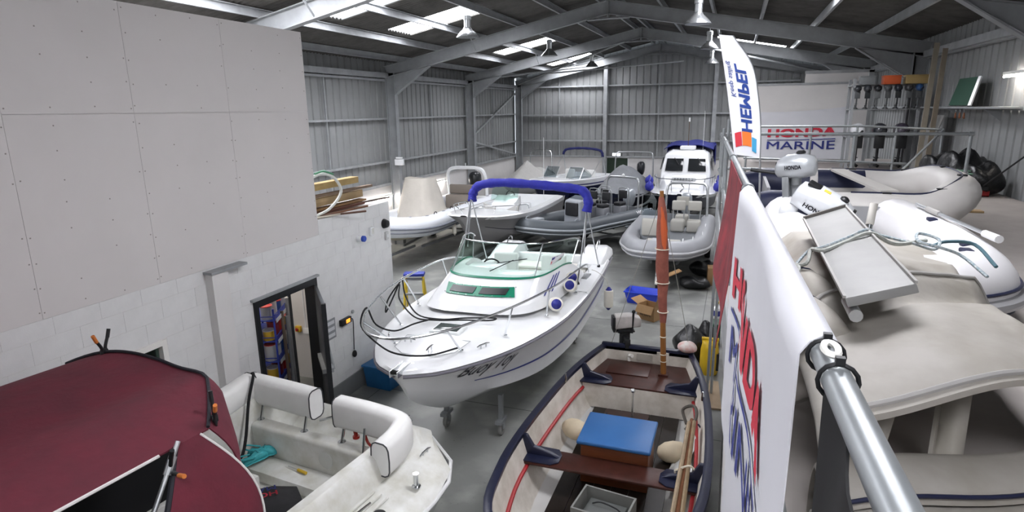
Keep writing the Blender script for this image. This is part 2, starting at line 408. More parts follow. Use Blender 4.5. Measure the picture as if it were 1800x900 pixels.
def cutrow(z0, z1, ya, yb, off):
    y = ya-off
    while y < yb-.01:
        a, b = max(y, ya), min(y+BL, yb)
        segs = [(a, b)]
        for (hy0, hy1, hz0, hz1) in ((5.92, 7.09, 0, 2.10), (3.55, 4.56, 1.36, 2.14)):
            if z1 > hz0+.02 and z0 < hz1-.02:
                ns = []
                for s0, s1 in segs:
                    if s1 <= hy0 or s0 >= hy1: ns.append((s0, s1)); continue
                    if s0 < hy0: ns.append((s0, hy0))
                    if s1 > hy1: ns.append((hy1, s1))
                segs = ns
        for s0, s1 in segs:
            if s1-s0 > .03: block(s0, s1, z0, z1)
        y += BL
zz = 0; r_ = 0
rows = [i*.215 for i in range(13)]
for i, z in enumerate(rows):
    z1 = min(z+.215, 2.75)
    if abs(z1-2.15) < .01 or (z < 2.12 < z1): pass
    cutrow(z, z1, 2.6, 9.28, .22 if i % 2 else 0)
cutrow(2.75, 2.97, 7.3, 9.28, .1)
# plasterboard sheets with screw heads
ysheets = [1.0, 2.2, 3.4, 4.6, 5.85, 7.29]; scr = MB()
for i in range(len(ysheets)-1):
    for z0, z1 in ((2.75, 4.52), (4.52, 5.57)):
        MB().box(PX-.008, PX+.004, ysheets[i]+.0015, ysheets[i+1]-.0015, z0+.0015, z1-.0015).build('plasterboard_sheet', M_plaster, part, smooth=0)
        for y in (ysheets[i]+.03, (ysheets[i]*2+ysheets[i+1])/3, (ysheets[i]+2*ysheets[i+1])/3, ysheets[i+1]-.03):
            z = z0+.06
            while z < z1-.03:
                yy, z_ = y+random.uniform(-.012, .012), z+random.uniform(-.02, .02)
                if random.random() > .25: scr.box(PX+.004, PX+.0052, yy-.006, yy+.006, z_-.006, z_+.006)
                z += .23
tag(scr.build('screw_heads', mat('screw_head', '#8d8782', .6), part, smooth=0), kind='stuff')
MB().box(PX-.0, PX+.11, 5.18, 5.42, 0, 2.7).build('service_boxing', M_white_wall, part)
MB().box(PX, PX+.13, 5.16, 5.72, 2.7, 2.73).build('boxing_cap', M_steel_d, part)
MB().box(PX, PX+.02, 7.16, 9.28, 0, .3).build('plinth_band', mat('grey_plinth', '#7d7f80', .7, var=.1), part)
# the window of the store
w1 = MB().box(PX-.1, PX+.015, 3.55, 3.61, 1.36, 2.14).box(PX-.1, PX+.015, 4.50, 4.56, 1.36, 2.14).box(PX-.1, PX+.015, 3.61, 4.5, 2.08, 2.14).box(PX-.1, PX+.015, 3.61, 4.5, 1.36, 1.42).build('window_1', mat('white_upvc', '#e6e4df', .4)); struct(w1)
MB().box(PX-.06, PX-.052, 3.61, 4.5, 1.42, 2.08).build('pane', M_glass, w1)
# mezzanine deck, its face and the void for the stairs
M_deck = mat('mezzanine_floor', '#a59f9a', .8, var=.12, scale=3)
mz = MB().prism([(.221-.04*YB, YB, MZ-.24), (XR, YB, MZ-.24), (XR, 10.75, MZ-.24), (.221-.04*10.75, 10.75, MZ-.24)], (0, 0, .24)).box(3.3, XR, 10.75, 14.3, MZ-.24, MZ).box(.06, XR, 14.3, 20.5, MZ-.24, MZ).build('floor_mezzanine', M_deck, smooth=0); struct(mz)
mw = MB().box(.1, .2, YB, 20.5, 0, MZ-.24).build('wall_mezzanine', M_white_wall, smooth=0); struct(mw)
MB().bar((.211-.04*YB, YB, MZ-.1), (.211-.04*10.75, 10.75, MZ-.1), .02, .36).box(.04, .06, 14.3, 20.5, MZ-.28, MZ+.1).build('edge_channel', M_steel, mw)
# green door of the far wall
d1 = MB().box(-6.1, -5.04, YF-.0, YF+.05, 0, 2.03).build('door_1', mat('dark_green_paint', '#27392b', .5)); struct(d1)
MB().box(-5.2, -5.12, YF-.06, YF, .98, 1.02).build('door_handle', M_ss, d1)
# ================================================================ BOAT KIT
class Hull:
    """local frame: x from transom to bow, y to port, z up from the shed floor"""
    def __init__(s, xs, hb, sz, kz, cb, cz, rake=.5, flare=0.0):
        s.hb = smooth_table(xs, hb); s.sz = smooth_table(xs, sz); s.kz = smooth_table(xs, kz)
        s.cb = smooth_table(xs, cb); s.cz = smooth_table(xs, cz); s.x0, s.x1 = xs[0], xs[-1]; s.rake = rake; s.flare = flare
    def B(s, x): return max(.01, interp(*s.hb, x))
    def Z(s, x): return interp(*s.sz, x)
    def side(s, x, f, sg=1, out=0):
        """f 0 = chine, 1 = sheer; port sg=1"""
        b0, z0, b1, z1 = max(.008, interp(*s.cb, x)), interp(*s.cz, x), s.B(x), s.Z(x)
        b = b0+(b1-b0)*(f**(1+s.flare))+out; z = z0+(z1-z0)*f
        return Vector((x-s.rk(x, z), sg*b, z))
    def rk(s, x, z):
        t = max(0, (x-(s.x1-s.rake*3))/(s.rake*3)); zt, zb = s.Z(x), interp(*s.kz, x)
        h = (zt-z)/max(.05, zt-interp(*s.kz, s.x0)); return s.rake*t*t*h
    def exterior(s, n=26, nf=6):
        rings = []
        for i in range(n+1):
            x = s.x0+(s.x1-s.x0)*(1-(1-i/n)**1.35)
            kz = interp(*s.kz, x); half = [Vector((x-s.rk(x, kz), 0, kz))]
            for j in range(nf+1): half.append(s.side(x, j/nf))
            rings.append([Vector((p.x, -p.y, p.z)) for p in reversed(half[1:])] + half)
        m = MB().loft(rings, closed=False); k = len(rings[0])
        m.f.append(tuple(range(k))); m.f.append(tuple(len(m.v)-1-j for j in range(k)))
        return m
    def sheer_path(s, sg=1, xa=None, xb=None, n=24, out=0, dz=0):
        xa = s.x0 if xa is None else xa; xb = s.x1 if xb is None else xb
        return [s.side(xa+(xb-xa)*(1-(1-i/n)**1.35), 1, sg, out)+Vector((0,0,dz)) for i in range(n+1)]
    def around(s, xa=None, out=0, dz=0, n=24):
        a = s.sheer_path(-1, xa, None, n, out, dz); b = s.sheer_path(1, xa, None, n, out, dz); return a+b[::-1]
    def band(s, x0, x1, f0, f1, sg=1, out=.004, n=20):
        return MB().grid(lambda u, v: s.side(x0+(x1-x0)*u, (f0(u) if callable(f0) else f0)*(1-v)+(f1(u) if callable(f1) else f1)*v, sg, out), n, 1)
    def foredeck(s, xa, cam=.1, edge=.05, n=16, lip=.03):
        rings = []
        for i in range(n+1):
            x = xa+(s.x1-xa)*(1-(1-i/n)**1.35); b, z = s.B(x), s.Z(x); e = min(edge, b*.5)
            half = [(x, b, z), (x, b-e*.4, z+lip), (x, b-e, z+lip)] + [(x, (b-e)*q, z+lip+cam*min(1, b)*(1-q*q)) for q in (.8, .6, .4, .2, 0)]
            rings.append([(p[0], -p[1], p[2]) for p in half] + half[::-1][1:])
        m = MB().loft(rings, closed=False)
        return m
    def deck_z(s, x, y, cam=.1, lip=.03):
        b = s.B(x); q = min(1, abs(y)/b); return s.Z(x)+lip+cam*min(1, b)*(1-q*q)
def cockpit(h, x0, x1, yi, zf, cap=.03, n=10, fx=None):
    """side decks + inner walls + sole; yi(x) inner coaming half width"""
    rings = []
    for i in range(n+1):
        x = x0+(x1-x0)*i/n; b, z = h.B(x), h.Z(x); y = yi(x)
        half = [(x, b, z), (x, b-.03, z+cap), (x, y+.02, z+cap+.02), (x, y, z+cap), (x, y-.03, zf+.05), (x, y-.08, zf), (x, 0, zf)]
        rings.append([(p[0], -p[1], p[2]) for p in half] + half[::-1][1:])
    m = MB().loft(rings, closed=False); k = len(rings[0])
    m.f.append(tuple(range(2, k-2))); o = len(rings)-1
    m.f.append(tuple(o*k+j for j in range(2, k-2)))
    return m
def stanchions(pts, r=.012, foot=True):
    m = MB()
    for a, b in pts:
        m.rod(a, b, r, 8)
        if foot: m.lathe([(.03, 0), (.03, .008), (.012, .012)], a, (0,0,1), 10)
    return m
def cleat(p, dirx=(1,0,0), s=.16):
    d = Vector(dirx).normalized(); p = Vector(p); m = MB()
    m.tube([p-d*s/2+Vector((0,0,.035)), p-d*s*.25+Vector((0,0,.045)), p+d*s*.25+Vector((0,0,.045)), p+d*s/2+Vector((0,0,.035))], [.006,.011,.011,.006], 8)
    for k in (-.2, .2): m.rod(p+d*s*k, p+d*s*k+Vector((0,0,.045)), .01, 8)
    return m
def rope(path, r, name='rope', m=None, parent=None, n=6):
    return MB().tube(catmull(path, n), r, 6).build(name, m or mat('black_rope', '#17181a', .8), parent)
def wheel(p, r=.1, w=.05, axis=(1,0,0)):
    return MB().lathe([(r*.55, -w/2), (r*.95, -w/2), (r, -w*.3), (r, w*.3), (r*.95, w/2), (r*.55, w/2), (r*.5, w*.2), (r*.15, w*.25)], p, axis, 18)
def fender(t, p0, p1, r, body, tipm, name='fender'):
    p0, p1 = Vector(p0), Vector(p1); d = (p1-p0); L = d.length
    o = MB().lathe([(r*.5, .1*L), (r*.95, .16*L), (r, .22*L), (r, .78*L), (r*.95, .84*L), (r*.5, .9*L)], p0, d, 16).build(name, body, t)
    for s in (0, 1):
        q = p0 if s == 0 else p1; dd = d.normalized()*(1 if s == 0 else -1)
        MB().lathe([(.012, 0), (r*.3, .02*L), (r*.55, .1*L), (r*.93, .165*L)], q, dd, 16).build('end_cap', tipm, o)
    return o
# ================================================================ BOAT A: white cuddy boat in the middle
A = thing('motorboat', 'white cuddy motorboat with green-tinted windscreen, blue boot and Buoy Toy lettering', 'boat', (-3.45, 12.2, 0), -88)
xs = [0, 1, 2, 3.2, 4.4, 5.3, 6.0, 6.5, 6.8, 6.98]
hA = Hull(xs, [1.2, 1.25, 1.27, 1.27, 1.2, 1.04, .82, .56, .34, .05], [1.52, 1.52, 1.54, 1.58, 1.63, 1.68, 1.72, 1.75, 1.77, 1.78],
          [.42, .42, .42, .43, .5, .64, .84, 1.06, 1.24, 1.4], [1.02, 1.05, 1.06, 1.04, .92, .7, .46, .26, .13, .02], [.72, .72, .73, .76, .86, 1.0, 1.15, 1.3, 1.42, 1.5], rake=.7, flare=.5)
hA.exterior(34, 7).build('hull', M_gel, A, smooth=40)
M_bluestripe = mat('blue_stripe', '#2c3a8e', .3)
for sg in (1, -1):
    hA.band(.25, 6.1, .3, lambda u: .42-.1*u, sg, .006, 30).build('hull_stripe', M_bluestripe, A)
    MB().tube(hA.sheer_path(sg, 0, None, 30, .004, -.03), .018, 8).build('rub_rail', mat('grey_rubrail', '#6c6a72', .5), A)
# deck
dk = hA.foredeck(2.9, .09, .16, 22, .035)
dk.build('foredeck', M_gel, A, smooth=50)
ck = cockpit(hA, .42, 2.95, lambda x: hA.B(x)-.3, .95, .035, 8)
ck.build('cockpit', M_gel, A, smooth=30)
# moulded transom quarters
for sg in (1, -1):
    q = MB().loft([[(x, sg*y, z) for y, z in ((hA.B(.2)-.02, 1.5), (hA.B(.2)-.03, 1.5+hh), (hA.B(.2)-.12, 1.55+hh), (hA.B(.2)-.5, 1.54+hh), (hA.B(.2)-.55, 1.5))] for x, hh in ((-.25, .02), (-.2, .12), (0, .2), (.35, .2), (.7, .12), (1.0, .03))], closed=True, cap0=True, cap1=True)
    q.build('stern_quarter', M_gel, A, smooth=60)
    MB().tube(catmull([(.05, sg*.95, 1.72), (.05, sg*.95, 1.84), (.25, sg*.95, 1.86), (.4, sg*.95, 1.74)], 5), .012, 8).build('grab_rail', M_ss, A)
MB().box(-.3, .1, -.66, .66, 1.05, 1.12).build('swim_platform', M_gel, A, bev=.03)
MB().box(.3, .46, -.9, .9, .95, 1.6).build('transom_bulwark', M_gel, A, bev=.04)
MB().box(.46, .95, -.88, .88, 1.0, 1.38).build('aft_bench', M_gel_d, A, bev=.03)
MB().box(.47, .93, -.84, .84, 1.38, 1.44).build('bench_cushion', mat('cream_vinyl', '#e4e2da', .5), A, bev=.025)
# trunk cabin
def curve(pts): return catmull([(x, -y, z) for x, y, z in reversed(pts[1:])] + pts, 6)
Tb = curve([(5.02, 0, 1.83), (4.98, .4, 1.82), (4.72, .74, 1.78), (4.1, .92, 1.72), (3.3, .98, 1.66), (2.5, 1.0, 1.62), (1.9, .99, 1.6)])
Tm = curve([(4.9, 0, 1.9), (4.86, .38, 1.9), (4.6, .7, 1.86), (4.0, .87, 1.84), (3.2, .94, 1.82), (2.45, .97, 1.74), (1.85, .98, 1.62)])
Tt = curve([(4.22, 0, 2.09), (4.17, .42, 2.09), (3.95, .69, 2.08), (3.5, .8, 2.06), (2.9, .86, 2.03), (2.4, .9, 1.92), (1.85, .955, 1.66)])
Ti = curve([(3.55, 0, 2.06), (3.5, .4, 2.06), (3.4, .64, 2.05), (3.2, .74, 2.03), (2.8, .8, 2.0), (2.35, .85, 1.9), (1.8, .91, 1.66)])
Tc = [Vector((min(p.x, 3.3), p.y*.98, .98)) for p in Ti]
MB().loft([Tb, Tm], closed=False).loft([Tm, Tt, Ti, Tc], closed=False).build('cuddy', M_gel, A, smooth=35)
def on_curves(C0, C1, t, v, out=0):
    def at(C): 
        f = t*(len(C)-1); i = min(int(f), len(C)-2); return C[i].lerp(C[i+1], f-i)
    p = at(C0).lerp(at(C1), v)
    if out:
        e = .01; n = (at(C1)-at(C0)).cross(on_curves(C0, C1, min(1, t+e), v)-on_curves(C0, C1, max(0, t-e), v)).normalized()
        if n.z < 0: n = -n
        p = p+n*out
    return p
M_green = mat('green_trim', '#0f7d5f', .4)
def pl_half(t): # parallelogram-ish outline
    return t
fr = MB().sheet(lambda u, v: on_curves(Tm, Tt, (.385+.225*u)+(.0 if v > .5 else 0)+(.5-v)*.02*(1 if u < .5 else 1), .3+.38*v, .008), 16, 3, .006); fr = fr.build('portlight_frame', M_green, A)
for u0, u1 in ((.1, .46), (.54, .9)):
    MB().sheet(lambda u, v: on_curves(Tm, Tt, .385+.225*(u0+(u1-u0)*u), .37+.24*v, .016), 6, 3, .006).build('portlight_pane', mat('smoked_pane', '#1d2023', .45), fr)
for i in range(9):
    for v in (.32, .66): 
        p = on_curves(Tm, Tt, .39+.215*i/8, v, .016); MB().lathe([(.008, -.002), (.008, .003)], p, (1, 0, .6), 6).build('screw', M_ss, fr)
# windscreen
Wt = curve([(3.62, 0, 2.5), (3.58, .4, 2.5), (3.4, .68, 2.49), (3.0, .83, 2.46), (2.5, .93, 2.4), (2.2, .97, 2.3), (1.95, 1.0, 2.15)])
Wb = [p.copy() for p in Tt]
M_tint = mat('green_tinted_glass', '#e6f4ee', .03, trans=1, ior=1.02)
g = MB().sheet(lambda u, v: on_curves(Wb, Wt, .1+.8*u, .02+.96*v), 40, 4, .006).build('windscreen', M_tint, A)
MB().sheet(lambda u, v: on_curves(Wb, Wt, .1+.8*u, -.005+.05*v)+Vector((.004, 0, .004)), 40, 1, .01).build('windscreen_trim', M_green, A)
MB().tube([on_curves(Wb, Wt, .07+.86*i/40, 1.0) for i in range(41)], .014, 8).build('windscreen_rail', M_ss, A)
for u in (.1, .345, .655, .9): MB().tube([on_curves(Wb, Wt, u, v/4) for v in range(5)], .011, 8).build('windscreen_post', M_alu, A)
for y0, y1 in ((-.05, .3),):
    MB().tube([(3.95, y0, 2.13), (3.85, y1, 2.3)], .007, 6).tube([(3.9, y1-.25, 2.25), (3.8, y1+.2, 2.32)], .006, 6).build('wiper', M_black, A)
fl_ = quadmap(on_curves(Wb, Wt, .72, .25, .012), on_curves(Wb, Wt, .8, .25, .012), on_curves(Wb, Wt, .8, .5, .012), on_curves(Wb, Wt, .72, .5, .012))
st = MB().grid(lambda u, v: fl_(u, v), 1, 1).build('sticker', mat('sticker_white', '#e8e8ec', .5), A)
for k in range(3):
    for j, c in ((0, 'red_print'), (1, 'navy_print')):
        MB().grid(lambda u, v: fl_(.05+.3*k+.24*u, .1+.45*j+.3*v)+Vector((.003, .002, .003)), 1, 1).build('sticker_flag', MATS[c], st)
# helm, wheel and seats seen through the glass
MB().box(2.9, 3.3, -.72, -.1, 1.7, 2.0).build('dash', M_gel, A, bev=.05)
MB().tube([Vector((2.82, -.42+.17*math.cos(a), 1.88+.15*math.sin(a))) for a in [2*math.pi*i/20 for i in range(20)]], .014, 8, closed=True).rod((2.9, -.42, 1.88), (2.8, -.42, 1.88), .03).bar((2.82, -.57, 1.88), (2.82, -.27, 1.88), .02, .03).build('steering_wheel', M_black, A)
for y in (-.45, .45):
    MB().box(1.95, 2.4, y-.23, y+.23, 1.3, 1.42).box(1.9, 2.0, y-.23, y+.23, 1.4, 1.95).build('helm_seat', mat('white_vinyl', '#e6e7e4', .45), A, bev=.04, bseg=3)
    MB().lathe([(.16, .95), (.06, 1.0), (.05, 1.3)], (2.17, y, 0)).build('seat_pedestal', M_alu, A)
# bow rail and stanchions
rz_ = [(1.75, 1.05, 1.62), (2.3, 1.13, 1.9), (3.2, 1.17, 2.06), (4.4, 1.12, 2.14), (5.4, .97, 2.2), (6.2, .76, 2.24), (6.8, .5, 2.26), (7.12, .24, 2.27), (7.2, 0, 2.27)]
rail = catmull([(x, -y, z) for x, y, z in rz_] + [(x, y, z) for x, y, z in reversed(rz_[:-1])], 8)
MB().tube(rail, .0145, 10).build('bow_rail', M_ss, A)
stn = []
for sg in (1, -1):
    for (xf, yf), k in (((3.1, 1.1), (3.2, 1.17, 2.06)), ((4.5, .98), (4.75, 1.08, 2.16)), ((5.55, .72), (5.75, .89, 2.22)), ((6.25, .42), (6.8, .5, 2.26))):
        stn.append(((xf, sg*yf, hA.deck_z(xf, yf, .09, .035)), (k[0], sg*k[1], k[2])))
for a, b in stn: stanchions([(a, b)]).build('stanchion', M_ss, A)
# hatch, cleats, roller, anchor locker
hz = hA.deck_z(5.7, 0, .09, .035)
ht = MB().box(5.52, 5.84, -.18, .22, hz-.03, hz+.03).build('hatch_frame', mat('hatch_white', '#dfe3e2', .35), A, bev=.025, bseg=3)
MB().box(5.56, 5.8, -.14, .18, hz+.03, hz+.036).build('hatch_pane', mat('hatch_glass', '#4d5654', .12), ht, bev=.01)
for p, d in (((6.05, .62, 0), (1,-.5,0)), ((6.05, -.62, 0), (1,.5,0)), ((6.4, .1, 0), (1, 0, 0)), ((6.2, -.28, 0), (0, 1, 0))):
    cleat((p[0], p[1], hA.deck_z(p[0], abs(p[1]), .09, .035)), d, .2).build('deck_cleat', M_ss, A)
MB().box(6.78, 7.08, -.05, -.038, 1.78, 1.85).box(6.78, 7.08, .038, .05, 1.78, 1.85).box(6.78, 7.02, -.05, .05, 1.78, 1.79).build('bow_roller', M_ss, A)
MB().lathe([(.03, -.045), (.02, 0), (.03, .045)], (7.02, 0, 1.82), (0,1,0), 12).build('roller_wheel', M_rubber, A)
MB().tube([(6.78, 0, 1.2), (6.86, 0, 1.14), (6.84, 0, 1.1), (6.74, 0, 1.12)], .012, 8).build('bow_eye', M_ss, A)
lk = [(6.35, -.38), (6.55, -.18), (6.55, .18), (6.35, .38), (5.95, .42), (5.95, -.42)]
MB().tube([(x, y, hA.deck_z(x, y, .09, .035)+.001) for x, y in lk], .004, 4, closed=True).build('locker_seam', mat('seam_grey', '#aeb2b3', .6), A)
MB().box(1.75, 2.15, .97, 1.1, 1.575, 1.6).build('step_plate', M_alu, A, bev=.006)
# lettering
for wd_, ua, ub in (('Buoy', 0, .56), ('Toy', .64, 1)): text('name_lettering', wd_, M_ink, lambda u, v: hA.side(6.45-.95*(ua+(ub-ua)*u), .42+.46*v, 1, .012), A, shear=.35, cuts=2)
text('emblem_lettering', '///', M_blueprint, lambda u, v: on_curves(Tm, Tt, .73+.07*u, .05+.75*v, .012), A, shear=.5, bold=.02)
# folded bimini: hoop in a blue boot on aluminium legs
hoop = catmull([(1.75, 1.0, 2.72), (1.72, 1.02, 2.9), (1.66, .9, 3.08), (1.62, .5, 3.13), (1.6, -.1, 3.17), (1.58, -.7, 3.18), (1.58, -1.08, 3.12), (1.62, -1.2, 2.98), (1.68, -1.2, 2.84)], 8)
rr = [.082+.004*math.sin(i*2.1)+.005*math.sin(i*.9+1) for i in range(len(hoop))]
MB().tube(hoop, rr, 14).build('bimini_boot', M_blue, A, smooth=60)
for sg, yt in ((1, 1.0), (-1, -1.2)):
    zt = 2.74 if sg > 0 else 2.86
    for k, (fx, fy, fz) in enumerate(((2.75, sg*1.06, 1.68), (1.15, sg*1.13, 1.58))):
        MB().rod((1.72, yt, zt+.05), (fx, fy, fz), .0125, 8).build('bimini_leg', M_alu, A)
        MB().lathe([(.03, 0), (.03, .02), (.015, .05)], (fx, fy, fz-.01), (0,0,1), 10).build('leg_foot', M_black, A)
    MB().rod((1.74, yt, zt), (2.3, sg*1.07, 2.1), .011, 8).build('bimini_brace', M_alu, A)
# dolly under the keel
for x, y in ((4.9, .42), (4.9, -.42), (1.2, .7), (1.2, -.7)):
    d = MB().box(x-.12, x+.12, y-.05, y+.05, .2, .25).box(x-.03, x+.03, y-.03, y+.03, .25, .62).build('dolly', M_steel_d, A)
    wheel((x, y, .1), .1, .05, (0,1,0)).build('castor', mat('grey_wheel', '#8f8f8c', .6), d)
    MB().box(x-.03, x+.03, y-.045, y-.03, .1, .21).build('fork', M_steel, d); MB().box(x-.03, x+.03, y+.03, y+.045, .1, .21).build('fork', M_steel, d)
# bow lines draped over the rail (things of their own)
o = rope([(4.75, -1.1, 2.14), (4.95, -.95, 1.95), (5.3, -.6, 1.84), (5.45, -.2, 1.86), (5.35, .1, 1.87), (5.2, .42, 1.85), (5.25, .5, 1.86), (5.33, .42, 1.86), (5.4, .1, 1.86), (5.5, -.25, 1.86), (5.4, -.6, 1.84), (5.05, -1.0, 1.95), (4.85, -1.1, 2.1), (4.98, -1.22, 1.9), (5.1, -1.2, 1.75), (5.0, -1.15, 1.9), (4.8, -1.1, 2.15)], .011)
tag(o, 'black mooring rope looped from the bow rail across the white foredeck', 'rope'); o.parent = None; o.matrix_world = Matrix.Translation((-3.45, 12.2, 0)) @ Matrix.Rotation(R(-88), 4, 'Z')
o = rope([(5.5, -.3, 1.87), (5.7, -.45, 1.86), (5.9, -.62, 1.82), (6.2, -.7, 2.0), (6.35, -.72, 2.26), (6.55, -.68, 2.1), (6.6, -.4, 1.9), (6.7, -.1, 1.88), (6.6, .2, 1.87), (6.3, .4, 1.86)], .011)
tag(o, 'black rope hanging over the curved tip of the bow rail', 'rope'); o.matrix_world = Matrix.Translation((-3.45, 12.2, 0)) @ Matrix.Rotation(R(-88), 4, 'Z')
MW_A = Matrix.Translation((-3.45, 12.2, 0)) @ Matrix.Rotation(R(-88), 4, 'Z')
M_fw = mat('fender_white', '#e6e2d6', .5, var=.1); M_fb = mat('fender_blue', '#272c86', .45)
def place(o, mw):
    o.matrix_world = mw; return o
for lab, p0, p1, r in (('white fender with navy ends hanging outside the hull of the boat', (1.72, 1.42, 1.36), (1.72, 1.42, .92), .085),):
    t = thing('hull_fender', lab, 'fender'); t.matrix_world = MW_A
    fender(t, p0, p1, r, M_fw, M_fb, 'fender_body'); MB().tube(catmull([(1.72, 1.42, 1.36), (1.7, 1.36, 1.5), (1.7, 1.2, 1.62), (1.72, 1.1, 1.66)], 4), .006, 6).build('lanyard', mat('grey_rope', '#b9b7ae', .8), t)
for lab, c, ax in (('blue ball-ended fender lying on the side deck nearest the bow', (4.35, 1.08, 1.83), (.9, .3, .3)), ('blue-ended fender tucked behind the rail ahead of the step plate', (3.35, 1.06, 1.82), (.8, .1, .3)), ('dark blue-ended fender beside the windscreen end', (3.0, 1.02, 1.85), (.8, .2, .3))):
    t = thing('deck_fender', lab, 'fender'); t.matrix_world = MW_A; a = Vector(ax).normalized(); c = Vector(c)
    fender(t, c+a*.13, c-a*.3, .1, M_fw, M_fb, 'fender_body')
M_shade = mat('canopy_shade_black', '#17171a', .7)  # plain black for the shade put in under the burgundy canopy
# ================================================================ BOAT B: white boat with burgundy canopy, bottom left
def fm(x, y, a): return Matrix.Translation((x, y, 0)) @ Matrix.Rotation(R(a), 4, 'Z')
B = thing('sports_boat', 'white sports boat with open cockpit and white cushions beside the workshop door', 'boat', (-3.73, 5.33, 0), -96)
MW_B = fm(-3.73, 5.33, -96)
xs = [.1, .35, .7, 1.2, 2.2, 3.4, 4.6, 5.6]
hB = Hull(xs, [.95, 1.32, 1.53, 1.58, 1.58, 1.5, 1.1, .3], [1.18, 1.18, 1.18, 1.18, 1.19, 1.22, 1.28, 1.35], [.4]*6+[.6, .9], [.85, 1.15, 1.3, 1.32, 1.32, 1.2, .7, .1], [.7, .7, .7, .7, .7, .74, .85, 1.1], rake=.5)
hB.exterior(24, 5).build('hull', M_gel, B, smooth=45)
MB().tube(hB.sheer_path(1, .1, 5.6, 24, .004, -.01), .02, 8).build('rub_rail', mat('white_rubrail', '#cfd0cf', .5), B)
MB().tube(hB.sheer_path(-1, .1, 5.6, 24, .004, -.01), .02, 8).build('rub_rail', MATS['white_rubrail'], B)
# side decks rising to the coaming, cockpit well
rings = []
for i in range(13):
    x = .12+(5.3-.12)*i/12; b = hB.B(x); c = min(1.02, b-.12)
    half = [(x, b, 1.18), (x, b-.04, 1.23), (x, (b+c)/2+.05, 1.29), (x, c+.1, 1.32), (x, c+.03, 1.5), (x, c-.02, 1.54), (x, c-.12, 1.53), (x, c-.16, 1.45), (x, c-.19, .86), (x, 0, .85)]
    if x < .5: half = [(x, b, 1.18), (x, b-.04, 1.22), (x, (b+c)/2+.05, 1.24), (x, c+.1, 1.26), (x, c+.03, 1.27), (x, c-.02, 1.27), (x, c-.12, 1.27), (x, c-.16, 1.27), (x, c-.19, 1.27), (x, 0, 1.27)]
    rings.append([(p[0], -p[1], p[2]) for p in half]+half[::-1][1:])
MB().loft(rings, closed=False).build('deck', M_gel_d, B, smooth=40)
MB().box(.66, .84, -.86, .86, .85, 1.29).build('transom_bulwark', M_gel_d, B, bev=.04, bseg=3)
MB().box(.84, 1.12, -.84, .84, .85, .98).build('cockpit_step', M_gel_d, B, bev=.03)
for k in range(3): MB().tube([(.95+.05*0+.75*j/6+.35, 1.16+.07*k, 1.335-.008*k) for j in range(7)], .012, 6).build('grip_ridge', M_gel_d, B)
# cushions on stainless posts
M_vin = mat('white_cushion_vinyl', '#e9e9e6', .42, var=.07, scale=5)
M_pipe = mat('dark_piping', '#3a3b3e', .6)
def cushion(path, w, h, name='backrest_cushion'):
    P = catmull(path, 6); rings = []
    for i, p in enumerate(P):
        a = P[max(0, i-1)]; b = P[min(len(P)-1, i+1)]; d = (b-a); d.z = 0; d.normalize(); n = Vector((-d.y, d.x, 0))
        ring = []
        for k in range(14):
            an = 2*math.pi*k/14; ca, sa = math.cos(an), math.sin(an); e = .55
            ring.append(p+n*(w/2*math.copysign(abs(ca)**e, ca))+Vector((0, 0, h/2*math.copysign(abs(sa)**e, sa))))
        rings.append(ring)
    o = MB().loft(rings, True, True, True).build(name, M_vin, B, smooth=50)
    for r in (rings[0], rings[-1]): MB().tube(r, .007, 5, closed=True).build('piping', M_pipe, o)
    return o
cushion([(2.5, -.92, 1.5), (1.6, -.93, 1.56), (1.0, -.96, 1.6), (.78, -.98, 1.62), (.66, -.98, 1.63)], .2, .28)
cushion([(.62, -1.02, 1.58), (.6, -.6, 1.57), (.6, -.12, 1.56)], .2, .32)
cushion([(.62, .2, 1.56), (.62, .6, 1.56), (.68, 1.0, 1.56), (.86, 1.1, 1.55), (1.12, 1.1, 1.52)], .2, .32)
for y in (-.82, -.2, .3, .85):
    MB().rod((.72, y, 1.29), (.66, y, 1.48), .016, 10).lathe([(.04, 1.285), (.04, 1.295), (.018, 1.31)], (.72, y, 0), seg=12).build('cushion_post', M_ss, B)
MB().tube(catmull([(.5, -.2, 1.3), (.35, -.05, 1.32), (.2, .15, 1.32), (.25, .22, 1.32)], 4), .014, 8).build('ski_rail', M_ss, B)
MB().lathe([(.04, 1.3), (.04, 1.31), (.022, 1.315), (.022, 1.42), (.028, 1.43)], (1.05, 1.42, 0), seg=14).build('rail_socket', M_ss, B)
MB().lathe([(.065, 1.285), (.06, 1.31), (.05, 1.315)], (1.5, 1.36, 0), seg=20).build('filler_cap', M_black, B)
MB().tube([(1.45, 1.24, 1.345), (2.1, 1.2, 1.36)], .01, 6).build('steel_rod', M_ss, B)
MB().lathe([(.085, 1.0), (.085, 1.005), (.075, 1.012), (.02, 1.012)], (.842, .1, 0), (0,0,1), 16)
MB().lathe([(.09, -.004), (.09, .006), (.08, .01)], (.842, .18, 1.12), (1,0,0), 20).build('inspection_port', mat('port_clear', '#cfd1cc', .3), B)
MB().lathe([(.1, 1.275), (.1, 1.282)], (.42, .78, 0), seg=20).build('deck_ring', mat('worn_ring', '#b7ab93', .6), B)
for p in ((1.0, -1.25), (.55, -1.2), (.58, 1.2)): cleat((p[0], p[1], 1.29), (1, 0, 0), .18).build('cleat', M_ss, B)
# raised white engine-box lid and the open bay
MB().box(1.45, 2.5, -.5, -.44, .86, 1.25).box(1.45, 1.5, -.5, -.05, .86, 1.25).build('engine_box', M_gel_d, B, bev=.01)
MB().box(1.2, 2.6, -.84, -.5, .86, 1.02).build('side_locker', M_gel_d, B, bev=.02)
MB().box(1.5, 2.5, -.44, .5, .86, .88).build('engine_bay', mat('bay_dark', '#26221f', .8), B)
